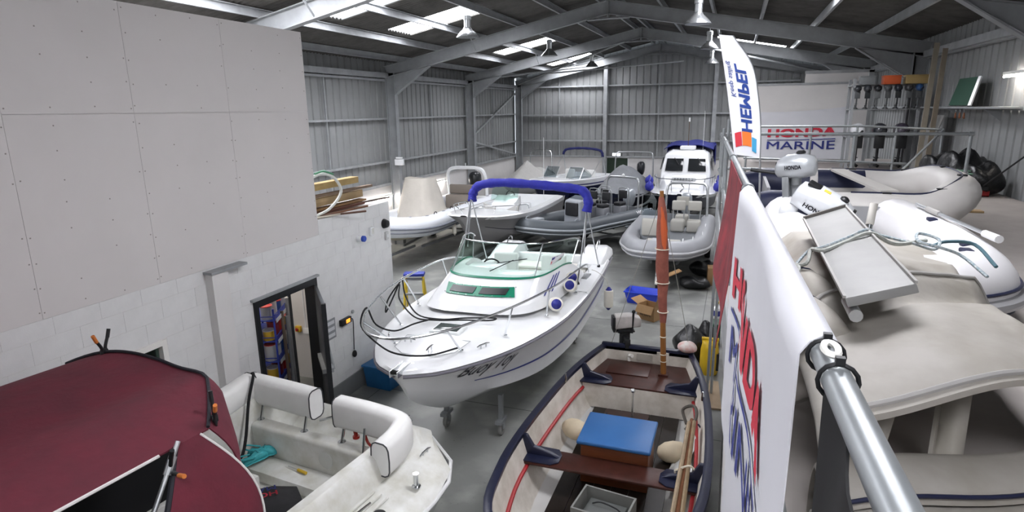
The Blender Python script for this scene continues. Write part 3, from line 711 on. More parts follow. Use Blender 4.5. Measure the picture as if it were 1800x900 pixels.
# invented black parts standing in for the deep shade under the canopy
for y in (-.55, .35): MB().box(3.0, 3.5, y-.25, y+.25, .86, 1.3).box(2.92, 3.04, y-.25, y+.25, 1.3, 1.9).build('helm_seat', M_shade, B, bev=.05, bseg=3)  # seat shapes added in black to read as shade
MB().box(3.9, 4.6, -.95, .85, .86, 1.75).build('shade_block', M_shade, B, bev=.06)
MB().box(2.15, 5.2, -.8, .8, .855, .875).build('shade_floor', M_shade, B)
for sg in (1, -1): MB().box(2.7, 5.0, sg*.83-.012, sg*.83+.012, .87, 1.5).build('shade_side', M_shade, B)
MB().box(2.65, 4.8, .78, 1.16, 1.5, 1.56).build('shade_pad', M_shade, B, bev=.02)
MB().sheet(lambda u, v: Vector((2.5+2.6*u, .8+.76*v, 1.6-.04*v-.26*max(0, v-.45)**.8)), 8, 8, .015, (0,0,1)).build('shade_sheet', M_shade, B)  # black sheet over the side deck, in place of shade
MB().box(1.75, 5.0, -.84, -.815, .87, 1.5).box(1.95, 5.0, -1.1, -.815, 1.55, 1.57).build('shade_far_side', M_shade, B)
# canopy: burgundy canvas on aluminium bows
M_burg = mat('burgundy_canvas', '#6a2433', .85, 0, var=.22, scale=3, col2='#5a2430', bump=.25, bscale=14)
cv = thing('boat_canopy', 'burgundy canvas canopy held by spring clamps over the near white boat', 'canopy'); cv.matrix_world = MW_B
def roof(u, v):
    y = -1.42+2.12*u; x = 2.16+3.9*v+.12*(1-(2*u-1)**2)*0
    yy = 2*u-1
    x -= .16*(1-abs(yy)**3)*(1-v)
    z = 2.56-.17*abs(yy)**2.6-.1*v*(1-v)*0-.1*max(0, v-.25)**1.2-.05*math.exp(-((u-.62)/.1)**2)*math.exp(-((v-.15)/.2)**2)
    z += .012*math.sin(9*u+3*v)*math.sin(5*v+1)
    if yy > .55: x += .25*(yy-.55)/.45*(1-v)
    return (x, y, z)
MB().sheet(roof, 28, 28, -.012, (0,0,1)).build('canopy_top', M_burg, cv, smooth=60)
E_re = [Vector(roof(i/24, 0)) for i in range(25)]
def skirt(u, v):
    p = Vector(roof(u, 0)); yy = 2*u-1
    return p+Vector((-.10*math.sin(min(1, v*1.3)*1.57)-.03*math.sin(14*u)*v, yy*.10*v, -(.16+.2*max(0, yy)**2+.1*max(0, -yy)**2)*v))
MB().sheet(skirt, 24, 5, .01).build('rear_skirt', M_burg, cv, smooth=60)
M_trim = mat('black_trim', '#22222a', .7)
MB().tube([p+Vector((0, 0, .012)) for p in E_re], .013, 6).build('rear_bow_trim', M_trim, cv)
c0 = Vector(roof(1, 0)); 
def side_panel(u, v):
    top = Vector(roof(1, .02+.05*u)); bot = Vector((2.3+1.0*u, .98-.0*u, 1.56))
    p = top.lerp(bot, v); p.y += .06*math.sin(v*3.1)*(1+.3*math.sin(8*u)); p.x -= .12*math.sin(v*3.1)*(1-u); return p
MB().sheet(side_panel, 10, 12, .01).build('side_panel', M_burg, cv, smooth=60)
M_wpipe = mat('white_piping', '#dcd9d6', .5)
MB().tube([side_panel(0, i/12)+Vector((0, .012, 0)) for i in range(13)], .009, 6).build('panel_piping', M_wpipe, cv)
MB().tube([side_panel(1, i/12)+Vector((0, .012, 0)) for i in range(13)], .018, 6).build('panel_strap', M_trim, cv)
MB().tube([Vector(roof(1, .1+.9*i/16))+Vector((0, .004, -.005)) for i in range(17)], .011, 6).build('roof_piping', M_wpipe, cv)
def front_drop(u, v):
    p = Vector(roof(1, .42+.58*u)); return p+Vector((0, .2*v, -1.0*v))
MB().sheet(front_drop, 6, 6, .01).build('front_side_panel', M_burg, cv, smooth=60)
def far_drop(u, v):
    p = Vector(roof(0, u)); return p+Vector((0, -.02*v, -1.3*v))
MB().sheet(far_drop, 8, 6, .01).build('far_side_panel', M_burg, cv, smooth=60)  # hangs extra low to keep light out of the cockpit
def front_close(u, v):
    p = Vector(roof(u, 1)); return p+Vector((.05*v, 0, -1.2*v))
MB().sheet(front_close, 8, 6, .01).build('front_panel', M_burg, cv, smooth=60)  # added out of view to stop light entering from the front
bar1 = [(2.66, .74, 2.44), (3.2, .9, 1.8)]
b1 = MB().rod(*bar1, .016, 10).build('canopy_bow', M_alu, cv)
MB().rod((2.72, .758, 2.37), (2.79, .778, 2.28), .027, 10).build('bow_clamp', M_alu, b1)
b2 = MB().rod((2.98, .835, 2.07), (3.6, .78, 2.4), .016, 10).build('canopy_bow', M_alu, cv)
MB().rod((2.95, .84, 2.05), (3.06, .83, 2.11), .027, 10).build('bow_clamp', M_alu, b2)
MB().tube([(3.7, -1.38, 2.26), (3.7, -.36, 2.44), (3.7, .68, 2.24)], .014, 8).build('canopy_bow', M_alu, cv)
# spring clamps
M_org = mat('orange_grip', '#d07a3a', .5)
clamp_lab = ['black spring clamp with orange tips on the left rear corner of the burgundy canopy', 'black spring clamp with orange tips on the right rear corner of the burgundy canopy',
             'black clamp gripping the canopy edge below the white piped corner', 'black spring clamp with orange tips on the near edge of the canopy opening']
for lab, (p, ang, tilt) in zip(clamp_lab, ((Vector(roof(.18, 0)), 20, 0), (Vector(roof(.97, 0))+Vector((-.03, .02, -.02)), 60, .2), (Vector(roof(1, .1))+Vector((-.02, .05, -.12)), 80, .9), (Vector(roof(1, .5)), 150, 0))):
    t = thing('spring_clamp', lab, 'clamp', group='spring clamps on the burgundy canopy')
    t.matrix_world = MW_B @ Matrix.Translation(p) @ Matrix.Rotation(R(ang), 4, 'Z') @ Matrix.Rotation(tilt, 4, 'Y')
    for s in (1, -1):
        MB().tube(catmull([(s*.015, 0, -.05), (s*.03, 0, 0), (s*.02, 0, .05), (s*.075, 0, .15)], 4), [.010]*4+[.014]*4+[.013]*4+[.011], 8).build('jaw_arm', M_black, t)
        MB().tube([(s*.06, 0, .12), (s*.09, 0, .19)], .015, 8).build('grip', M_org if s > 0 else M_black, t)
    MB().lathe([(.026, -.02), (.026, .02)], (0, 0, .02), (0,1,0), 14).build('spring', M_black, t)
# clutter in the cockpit
def croc(lab, p, a):
    t = thing('clog', lab, 'shoe', group='teal clogs in the boat cockpit'); t.matrix_world = MW_B @ Matrix.Translation(p) @ Matrix.Rotation(R(a), 4, 'Z')
    mt = mat('teal_foam', '#3aa0a6', .6)
    sec = ((0, .03, .05), (.04, .042, .085), (.1, .04, .07), (.16, .05, .1), (.22, .055, .095), (.27, .045, .06), (.29, .02, .03))
    MB().loft([[(x, w*math.cos(a_), h*.5+h*.5*math.sin(a_)) for a_ in [2*math.pi*k/12 for k in range(12)]] for x, w, h in sec], True, True, True).build('upper', mt, t, smooth=60)
    MB().loft([[(x, w*1.1*math.cos(a_), .012+.012*math.sin(a_)) for a_ in [2*math.pi*k/12 for k in range(12)]] for x, w, h in sec], True, True, True).build('sole', mt, t, smooth=60)
    MB().tube(catmull([(.12, .05, .07), (.0, .045, .1), (-.02, 0, .11), (0, -.045, .1), (.12, -.05, .07)], 4), .009, 6).build('heel_strap', mt, t)
    for k in range(8):
        MB().lathe([(.007, 0), (.007, .004)], (.17+.03*(k//3), .025*(k % 3-1), .098-.012*(k//3)), (0,0,1), 6).build('vent_hole', mat('vent_dark', '#1d5a60', .8), t)
croc('teal foam clog lying flat, toe towards the transom', (1.18, -.62, 1.02), 170); croc('teal foam clog tilted against the cockpit side', (1.0, -.74, 1.02), 125)
hc = thing('outboard_cover', 'black outboard motor cover with red and blue lettering in the engine bay', 'engine cover'); hc.matrix_world = MW_B @ Matrix.Translation((1.75, .18, 1.02)) @ Matrix.Rotation(R(-35), 4, 'Z')
M_cov = mat('black_cover', '#1b1b1e', .8, var=.3, scale=8, bump=.3, bscale=20)
MB().loft([[(x, w*math.copysign(abs(math.cos(a))**.6, math.cos(a)), .02+h*math.copysign(abs(math.sin(a))**.6, math.sin(a))) for a in [2*math.pi*k/16 for k in range(16)]] for x, w, h in ((-.42, .1, .06), (-.4, .2, .14), (-.2, .25, .2), (.1, .26, .22), (.33, .22, .19), (.4, .12, .1), (.42, .04, .04))], True, True, True).build('cover_body', M_cov, hc, smooth=60)
text('cover_lettering', 'HONDA', M_red, lambda u, v: Vector((-.22+.42*u, -.04+.07*v, .245-.02*abs(u-.6))), hc, bold=.02)
text('cover_lettering', 'MARINE', M_blueprint, lambda u, v: Vector((-.22+.42*u, -.13+.07*v, .243-.02*abs(u-.6))), hc, bold=.01)
MB().tube(catmull([(.3, 0, .2), (.42, .05, .22), (.5, .02, .15)], 4), .02, 8).build('cover_strap', M_cov, hc)
o = rope([(.7, -.9, 1.8), (.72, -.86, 1.78), (.85, -.82, 1.55), (1.0, -.75, 1.2), (1.15, -.68, 1.08), (1.4, -.66, 1.05)], .016); o.matrix_world = MW_B; tag(o, 'black cord hanging from the white stern cushion down into the cockpit', 'cord')
o = rope([(1.3, -.75, 1.04), (1.45, -.6, 1.08), (1.6, -.72, 1.1), (1.5, -.8, 1.05), (1.35, -.62, 1.1), (1.65, -.6, 1.05), (1.8, -.7, 1.1), (1.6, -.5, 1.28), (1.4, -.6, 1.04)], .022); o.matrix_world = MW_B; tag(o, 'tangle of black rope on the side locker of the near boat', 'rope')
t = thing('fuel_fitting', 'red metal clamp bracket on the stern deck behind the cushions', 'bracket'); t.matrix_world = MW_B
mr = mat('red_enamel', '#a3281f', .45)
MB().tube(catmull([(.6, .38, 1.3), (.6, .38, 1.42), (.62, .5, 1.45), (.62, .62, 1.44)], 4), .02, 8).build('bracket_arm', mr, t)
MB().tube(catmull([(.62, .5, 1.42), (.64, .55, 1.32), (.68, .62, 1.31), (.72, .72, 1.31)], 4), .014, 8).build('bracket_hook', mr, t)
MB().rod((.6, .38, 1.285), (.6, .38, 1.31), .035, 12).build('bracket_foot', mr, t)
t = thing('screwdriver', 'yellow-handled screwdriver lying on the cockpit step', 'screwdriver'); t.matrix_world = MW_B
MB().tube([(.95, -.1, 1.0), (.96, .02, 1.0)], .016, 8).build('handle', mat('yellow_plastic', '#c9a52a', .4), t); MB().tube([(.95, -.1, 1.0), (.94, -.24, 1.0)], .006, 6).build('blade', M_ss, t)
t = thing('steel_pump', 'thin steel pump with white hose end leaning on the right cushion post', 'pump'); t.matrix_world = MW_B
MB().rod((.9, .66, .99), (.74, .62, 1.52), .012, 8).build('tube_body', M_ss, t); MB().rod((.93, .66, .98), (.86, .65, 1.15), .022, 8).build('grip', M_black, t)
# ================================================================ BOAT D: open dinghy with navy gunwale
D = thing('open_dinghy', 'open dinghy with navy gunwale, brown thwarts and white inside', 'boat', (-1.07, 9.0, 0), -90)
MW_D = fm(-1.07, 9.0, -90)
xs = [0, .5, 1.2, 2.0, 3.0, 3.8, 4.6, 5.3]
hD = Hull(xs, [.66, .79, .92, 1.0, 1.04, 1.0, .8, .1], [.86, .86, .86, .86, .88, .9, .95, 1.05], [.12, .1, .1, .1, .1, .12, .2, .5], [.5, .6, .74, .8, .82, .76, .5, .04], [.3, .28, .28, .28, .28, .3, .4, .7], rake=.3, flare=-.3)
hD.exterior(22, 6).build('hull', mat('dinghy_outside', '#c9c8c4', .4), D, smooth=50)
M_din = mat('dinghy_inside_white', '#d6d1c8', .55, var=.14, scale=4, col2='#b9b2a6')
rings = []
for i in range(21):
    x = .05+(5.1-.05)*i/20
    half = [hD.side(x, f, 1, -.035) for f in (1, .8, .6, .4, .2, 0)] + [Vector((x, max(.02, interp(*hD.cb, x)-.12), interp(*hD.cz, x)-.08)), Vector((x, 0, interp(*hD.kz, x)+.1))]
    rings.append([Vector((p.x, -p.y, p.z)) for p in half]+half[::-1][1:])
m = MB().loft(rings, closed=False); m.f.append(tuple(range(len(rings[0])))); m.build('inner_skin', M_din, D, smooth=50)
M_nav = mat('navy_gloss', '#1c2038', .35, var=.25, scale=9)
for sg in (1, -1):
    P = hD.sheer_path(sg, 0, 5.25, 26); 
    rr = [[p+Vector((0, sg*o_, z)) for o_, z in ((.035, .02), (.035, -.05), (.0, -.06), (-.05, -.03), (-.055, .025), (0, .035))] for p in P]
    MB().loft(rr, True, True, True).build('gunwale', M_nav, D, smooth=40)
MB().box(-.04, .05, -.7, .7, .8, .91).build('transom_cap', M_nav, D, bev=.015)
MB().box(.0, .045, -.6, .6, .2, .82).build('transom', M_din, D)
M_bro = mat('brown_thwart', '#46231c', .42, var=.3, scale=7, col2='#34180f')
def plank(x0, x1, z, th=.03, trim=.06, name='thwart', mm=None):
    b0, b1 = hD.side(x0, .72, 1, -.04).y-trim*0, hD.side(x1, .72, 1, -.04).y
    return MB().prism([(x0, -b0, z), (x1, -b1, z), (x1, b1, z), (x0, b0, z)], (0, 0, -th)).build(name, mm or M_bro, D, bev=.006)
plank(.06, .98, .66, name='stern_seat'); plank(2.86, 3.2, .64)
MB().box(.12, .6, -.52, .1, .662, .675).build('seat_hatch', M_bro, D, bev=.004)
MB().grid(lambda u, v: (.99, -.78+1.56*u, .64-.36*v), 4, 1).build('seat_riser', M_din, D)
for x, z in ((.85, .66), (3.02, .64)):
    for sg in (1, -1):
        b = hD.side(x, .8, 1, -.04).y
        MB().prism([(x-.03, sg*b, z), (x-.03, sg*(b-.42), z+.01), (x-.03, sg*(b-.3), z+.06), (x-.03, sg*(b-.1), z+.11), (x-.03, sg*(b-.02), .88), (x-.03, sg*(b+.05), .88)], (.06, 0, 0)).build('knee', M_nav, D, bev=.006)
        MB().prism([(x-.17, sg*(b+.02), z+.004), (x-.16, sg*(b-.36), z+.004), (x-.05, sg*(b-.42), z+.004), (x+.1, sg*(b-.42), z+.004), (x+.17, sg*(b-.34), z+.004), (x+.18, sg*(b+.02), z+.004)], (0, 0, .014)).build('knee_plate', M_nav, D, bev=.004)
for sg in (1, -1):
    MB().tube([hD.side(1.0+3.9*i/16, .5, sg, -.05) for i in range(17)], .024, 8).build('riser_stringer', mat('red_stringer', '#9d2227', .45), D)
M_sole = mat('wet_sole_boards', '#2a2420', .32, var=.35, scale=4, col2='#181310')
for k in range(-3, 3):
    MB().prism([(1.0, k*.2+.004, .27), (1.0, k*.2+.196, .27), (4.5, k*.2+.196, .27), (4.5, k*.2+.004, .27)], (0, 0, .02)).build('sole_board', M_sole, D)
MB().box(1.25, 1.7, -.38, .22, .3, .42).build('engine_step', mat('dark_brown_step', '#3a2620', .5, var=.3, scale=8), D, bev=.01)
MB().rod((1.72, .05, .3), (1.72, .05, .95), .013, 8).ball((1.72, .05, .97), .03).build('gear_lever', M_ss, D)
bx = MB().box(2.28, 2.86, -.36, .4, .3, .8).build('seat_box', mat('varnished_box', '#6e3a1d', .4, var=.25, scale=6, stretch=(1,1,6)), D, bev=.006)
MB().box(2.2, 2.92, -.4, .43, .8, .85).build('blue_lid', mat('blue_vinyl_lid', '#2c5f97', .4, var=.1, scale=3), bx, bev=.018, bseg=3)
for y in (-.62, .62): MB().lathe([(.02, 0), (.02, .05), (.01, .12)], (1.5, y*1.45, .86), seg=8).build('rowlock', M_ss, D)
MB().box(.06, .075, -.14, .1, .7, .8).build('transom_pad', mat('grey_pad', '#9b968d', .6), D); MB().box(.05, .07, .16, .34, .5, .86).build('transom_plate', M_din, D)
MB().tube(catmull([(.1, -.25, .68), (.1, -.25, .76), (.14, -.2, .78)], 4), .03, 8).build('drain_elbow', mat('white_pvc', '#e0ddd6', .4), D)
MB().rod((3.7, 0, .12), (3.7, 0, .1), .05)
for x in (.8, 2.0, 3.2, 4.2):
    MB().box(x-.15, x+.15, -.06, .06, 0, .13).build('keel_chock', M_wood, D)
# mast with wrapped sail standing in the dinghy
ms = thing('mast', 'wooden mast wrapped in a faded red sail, standing in the open dinghy', 'mast', (-.765, 8.57, .66))
top = Vector((-.14, .02, 2.72))
def along(t): return top*t
MB().tube([along(0), along(.3), along(1.0)], [.042, .04, .028], 10).build('spar', mat('varnished_spar', '#8a5a2b', .4, var=.2, scale=10, stretch=(1,1,.2)), ms)
M_sail = mat('faded_red_sail', '#8f5446', .85, var=.2, scale=6, col2='#754036', bump=.4, bscale=18)
P = [along(.3+.67*i/14)+Vector((.006*math.sin(i*1.7), .006*math.cos(i*1.3), 0)) for i in range(15)]
MB().tube(P, [.045, .055, .062, .068, .074, .085, .092, .09, .086, .08, .078, .074, .066, .055, .035], 12).build('furled_sail', M_sail, ms, smooth=70)
MB().tube([along(.6)+Vector((.03, -.05, 0)), along(.8)+Vector((.03, -.05, 0)), along(.92)+Vector((.0, -.03, 0))], [.01, .05, .03], 8).build('sail_patch', mat('orange_patch', '#b8562e', .8), ms)
for tt in (.08, .12, .22, .36, .52, .7, .9): MB().tube([along(tt)+Vector((r_*math.cos(a), r_*math.sin(a), 0)) for r_ in [(.04 if tt < .33 else .075 if tt < .8 else .05)+.02*(.45 < tt < .8)] for a in [2*math.pi*i/12 for i in range(12)]], .008, 5, closed=True).build('lashing', mat('cream_cord', '#cfc7b5', .8), ms)
MB().box(-.07, .07, -.07, .07, 0, .03).build('mast_step', M_bro, ms)
for k, (e, n) in enumerate((((-1.62, 9.0, .9), 'left'), ((-.43, 9.0, .9), 'right'))):
    o = MB().tube([Vector((-.765, 8.57, .66))+along(.97), Vector(e)], .005, 5).build('mast_stay', mat('stay_wire', '#8b8a83', .5)); tag(o, 'thin stay running from the masthead to the %s corner of the dinghy transom' % n, 'rigging wire')
# loose things in the dinghy
for lab, p in (('cream pear-shaped fender at the left of the blue-topped box', (2.05, -.62, .48)), ('cream round fender on the boards right of the blue-topped box', (2.1, .62, .42))):
    t = thing('pear_fender', lab, 'fender', group='cream fenders in the dinghy'); t.matrix_world = MW_D @ Matrix.Translation(p) @ Matrix.Rotation(R(60 if p[1] < 0 else 100), 4, 'Z')
    mt = mat('cream_fender', '#d8c9ac', .55, var=.15, scale=6)
    MB().lathe([(.02, -.2), (.07, -.18), (.12, -.1), (.135, 0), (.12, .1), (.07, .16), (.03, .18), (.03, .22)], (0,0,0), (1,0,.1), 16).build('bulb', mt, t, smooth=60)
    MB().tube(catmull([(.2, 0, .02), (.3, .05, .1), (.36, .15, .2), (.3, .25, .26)], 4), .012, 6).build('lanyard', mat('navy_cord', '#2a2d3a', .8), t)
t = thing('battery_tray', 'grey plastic tray below the middle thwart of the dinghy', 'tray'); t.matrix_world = MW_D @ Matrix.Translation((3.55, .05, .29)) @ Matrix.Rotation(R(-8), 4, 'Z')
mg = mat('grey_tray', '#7c7d79', .6, var=.15)
MB().box(-.22, .22, -.28, .28, 0, .02).box(-.22, -.2, -.28, .28, 0, .28).box(.2, .22, -.28, .28, 0, .28).box(-.2, .2, -.28, -.26, 0, .28).box(-.2, .2, .26, .28, 0, .28).build('tray_body', mg, t)
MB().box(-.17, .17, -.2, .2, .02, .18).build('battery', mat('battery_grey', '#5d605e', .5), t, bev=.01)
MB().tube(catmull([(-.05, -.14, .2), (-.05, -.05, .24), (-.05, .1, .22), (-.05, .16, .19)], 4), .008, 6).build('battery_lead', M_black, t)
for k, (dy, dz, c) in enumerate(((0, 0, '#7a4b2c'), (.05, .01, '#8f7a5c'), (-.045, .02, '#a08d72'))):
    t = thing('oar', ['brown oar lying inside the right side of the dinghy', 'grey weathered oar bundled second inside the right side of the dinghy', 'pale oar on top of the bundle along the dinghy side'][k], 'oar', group='bundle of oars in the dinghy'); t.matrix_world = MW_D
    mo = mat('oar_%d' % k, c, .55, var=.25, scale=8)
    MB().tube([(1.9+.06*k, .8+dy*.6, .78+dz), (4.2, .78+dy, .7+dz)], .024, 8).build('shaft', mo, t)
    MB().tube([(4.2, .78+dy, .7+dz), (4.35, .77+dy, .7+dz), (4.8, .72+dy, .72+dz)], [.024, .05, .055], 8).build('blade', mo, t)
o = rope([(3.0, .7, .74), (3.0, .85, .82), (3.02, .92, .74), (3.02, .84, .66), (3.0, .72, .68), (3.0, .7, .74)], .012, 'oar_lashing', mat('cream_cord', '#cfc7b5', .8)); o.matrix_world = MW_D; tag(o, 'pale cord lashing round the bundle of oars', 'cord')
o = rope([(1.5, .72, .5), (1.35, .66, .62), (1.45, .8, .74), (1.7, .84, .7), (1.75, .72, .55)], .022, 'bilge_hose', mat('grey_hose', '#54504a', .6)); o.matrix_world = MW_D; tag(o, 'grey hose curled beside the cream fender on the dinghy side', 'hose')
t = thing('plastic_sheet', 'crumpled clear plastic sheet along the right inside of the dinghy', 'plastic sheet'); t.matrix_world = MW_D
MB().sheet(lambda u, v: (1.9+.9*u, .62+.22*v+.03*math.sin(9*u), .33+.22*v+.05*math.sin(11*u+4*v)*math.sin(5*v)), 14, 6, .004).build('sheet_body', mat('clear_plastic', '#d5d6d2', .3), t)
# outboard clamped on the dinghy transom
def outboard(t, cowl, legm, s=1.0, band=None, prop=True):
    """powerhead along local: cowl centred at z=.0, leg down -z, tiller +x"""
    c = MB().loft([[(s*(.02+x*1.0), s*w*math.cos(a), s*(z+h*math.sin(a))) for a in [2*math.pi*k/14 for k in range(14)]] for x, w, z, h in ((-.24, .05, .0, .06), (-.22, .11, .0, .11), (-.1, .135, .01, .14), (.06, .13, .01, .135), (.16, .1, -.01, .1), (.19, .05, -.02, .05))], True, True, True).build('cowl', cowl, t, smooth=60)
    MB().lathe([(s*.05, s*-.2), (s*.06, s*-.1), (s*.09, s*-.08)], (0,0,0), (0,0,1), 12).build('pan', legm, t)
    MB().loft([[(s*(x+dx*.06), s*dy*.022, s*z) for dx, dy in ((-1,0),(-.5,1),(.6,1),(1,0),(.6,-1),(-.5,-1))] for x, z in ((0, -.12), (0, -.45), (-.02, -.7))], True, True, True).build('leg', legm, t)
    MB().ball((s*-.03, 0, s*-.7), s*.13, s*.035, s*.04).build('gearcase', legm, t)
    MB().box(s*-.17, s*.05, s*-.045, s*.045, s*-.56, s*-.55).build('cavitation_plate', legm, t)
    if prop:
        m = MB()
        for k in range(3):
            q = Matrix.Rotation(2.09*k, 3, 'X'); m.obox(q @ Vector((s*-.16, 0, s*.06)), (s*.01, s*.06, s*.09), q @ Matrix.Rotation(.5, 3, 'Z'))
        m.rod((s*-.2, 0, 0), (s*-.12, 0, 0), s*.025)
        m.v = [(a, b, c_-s*.7) for a, b, c_ in m.v]; m.build('propeller', M_black, t)
    MB().tube([(s*.1, 0, s*-.08), (s*.25, 0, s*-.05), (s*.48, 0, s*-.0)], [s*.018, s*.018, s*.022], 8).build('tiller', M_black, t)
    MB().box(s*.06, s*.13, s*-.09, s*.09, s*-.36, s*-.1).build('clamp_bracket', legm, t, bev=s*.008)
    if band: MB().loft([[(s*(.02+x), s*w*math.cos(a), s*(-.03+.0*x+h*math.sin(a))) for a in [2*math.pi*k/14 for k in range(14)]] for x, w, h in ((-.245, .1, .03), (-.1, .14, .03), (.06, .135, .03), (.2, .08, .03))], True, True, True).build('cowl_band', band, t, smooth=60)
    return c
t = thing('outboard_motor', 'small weathered white outboard clamped to the navy dinghy transom', 'outboard motor', (-1.47, 9.2, 1.2), 20)
M_oldw = mat('old_white_cowl', '#b9b4b0', .5, var=.25, scale=7)
c = MB().prism([(-.15, -.1, -.1), (.26, -.1, -.06), (.26, -.1, .08), (.1, -.1, .13), (-.15, -.1, .12)], (0, .2, 0)).build('cowl', M_oldw, t, bev=.025, bseg=3)
MB().box(-.19, -.14, -.09, .09, -.1, .1).build('recoil_housing', M_black, c, bev=.012); MB().box(-.1, .12, -.07, .07, -.17, -.1).build('pan', M_black, t, bev=.01)
MB().box(-.06, .1, -.05, .05, -.95, -.15).build('leg', M_black, t, bev=.02); MB().ball((0, 0, -.98), .16, .045, .05).build('gearcase', M_black, t)
MB().rod((.12, -.08, -.16), (.13, -.1, .2), .018, 8).ball((.13, -.1, .2), .03, .02, .03).build('tiller', M_black, t); MB().box(-.18, .16, -.1, .1, -.14, -.12).build('swivel_plate', M_black, t); MB().box(-.02, .06, -.28, -.05, -.35, -.2).build('clamp_bracket', M_black, t, bev=.008)
# ================================================================ BACKGROUND BOATS
def arch(t, x, y0, y1, z0, z1, m, r=.03, lean=.15, name='arch'):
    P = catmull([(x+lean, y0, z0), (x+lean*.3, y0+.03, z1-.25), (x, y0+.12, z1-.03), (x, y0+.3, z1), (x, (y0+y1)/2, z1+.01), (x, y1-.3, z1), (x, y1-.12, z1-.03), (x+lean*.3, y1-.03, z1-.25), (x+lean, y1, z0)], 5)
    return MB().tube(P, r, 10).build(name, m, t)
def rib(t, L, hb, r, zt, tm, strake, hullm, solem, up=.25, nose=.5, cone=.55):
    """inflatable collar (U of tube), rub strakes, V hull, sole, transom"""
    pth = [(-cone, hb, zt), (0, hb, zt), (L*.25, hb, zt), (L*.5, hb, zt+.02), (L*.72, hb*.95, zt+.1*up), (L*.88, hb*.7, zt+.5*up), (L*.97, hb*.36*(nose/.5), zt+.85*up), (L, 0, zt+up)]
    full = pth+[(x, -y, z) for x, y, z in reversed(pth[:-1])]
    P = catmull(full, 6); n = len(P); rs = []
    for i in range(n):
        e = min(i, n-1-i)/6; rs.append(r*(.25+.75*min(1, e)) if e < 1 else r*(1-.0*e))
    c = MB().tube(P, rs, 18).build('collar', tm, t, smooth=60)
    for dz, rr in ((-.02, .035), (-.14, .022)):
        Q = []
        for i, p in enumerate(P[5:-5]):
            a = P[5+max(0, i-1)]; b = P[min(n-1, 5+i+1)]; d = b-a; nn = Vector((d.y, -d.x, 0)).normalized()
            if nn.dot(Vector((p.x-L*.45, p.y, 0))) < 0: nn = -nn
            k = dz/r if r else 0; Q.append(p+nn*(r*math.sqrt(max(0, 1-k*k)))+Vector((0, 0, dz)))
        MB().tube(Q, rr, 8).build('rub_strake', strake, c)
    h = Hull([0, L*.3, L*.6, L*.8, L*.93], [hb-.05, hb-.05, hb-.1, hb*.6, .06], [zt-.1, zt-.1, zt-.08, zt+.05, zt+up*.6], [zt-.52, zt-.52, zt-.5, zt-.36, zt], [hb-.25, hb-.25, hb-.32, hb*.35, .03], [zt-.3, zt-.3, zt-.28, zt-.15, zt+.1], rake=.25)
    h.exterior(14, 3).build('hull', hullm, t, smooth=45)
    MB().prism([(0, -hb+.1, zt-.09), (L*.65, -hb+.12, zt-.09), (L*.86, -hb*.5, zt-.06), (L*.86, hb*.5, zt-.06), (L*.65, hb-.12, zt-.09), (0, hb-.1, zt-.09)], (0, 0, .02)).build('sole', solem, t)
    MB().box(-.02, .05, -hb+r*.6, hb-r*.6, zt-.4, zt+.22).build('transom', solem, t, bev=.01)
    return P, c
def handles(t, P, idx, r, m):
    for i in idx:
        p = P[i]; MB().tube(catmull([p+Vector((-.1, 0, r*.96)), p+Vector((-.05, 0, r+.05)), p+Vector((.05, 0, r+.05)), p+Vector((.1, 0, r*.96))], 3), .014, 6).build('grab_handle', m, t)
def trailer(t, L, w, x0=-.3):
    m = M_steel_d
    for sg in (1, -1): MB().bar((x0, sg*w*.5, .36), (L*.8, sg*w*.2, .36), .05, .08).build('trailer_rail', m, t)
    MB().bar((L*.78, 0, .34), (L+.7, 0, .38), .06, .08).build('trailer_drawbar', m, t)
    for sg in (1, -1): wheel((L*.25, sg*(w*.62), .27), .27, .16, (0,1,0)).build('trailer_wheel', M_rubber, t)
    MB().bar((L*.25, -w*.6, .3), (L*.25, w*.6, .3), .05, .05).build('trailer_axle', m, t)
    wheel((L+.55, 0, .1), .1, .06, (0,1,0)).build('jockey_wheel', M_rubber, t)
M_kit = mat('seat_grey_vinyl', '#8b8d92', .5); M_blackv = mat('black_vinyl', '#26272a', .5)
M_ob_silver = mat('outboard_silver', '#aab0b6', .3, .3)
def motor(t, x, y, z, m, s=1.0, head=0):
    e = bpy.data.objects.new('outboard', None); COL.objects.link(e); e.parent = t; e.location = (x, y, z); e.rotation_euler = (0, 0, R(180+head)) if 0 else (0, 0, R(head))
    rings = []
    for k, (zz, a, b, o_) in enumerate(((-.15, .16, .12, 0), (0, .24, .17, 0), (.2, .27, .19, -.01), (.36, .25, .18, -.01), (.45, .19, .13, .0), (.48, .1, .07, 0))):
        rings.append([(s*(o_+a*math.copysign(abs(math.cos(q))**.7, math.cos(q))), s*b*math.copysign(abs(math.sin(q))**.7, math.sin(q)), s*zz) for q in [2*math.pi*i/16 for i in range(16)]])
    MB().loft(rings, True, True, True).build('cowl', m, e, smooth=55)
    MB().box(s*-.1, s*.1, s*-.07, s*.07, s*-.9, s*-.1).build('leg', m, e, bev=s*.04)
    MB().ball((s*-.02, 0, s*-.95), s*.26, s*.06, s*.08).build('gearcase', m, e)
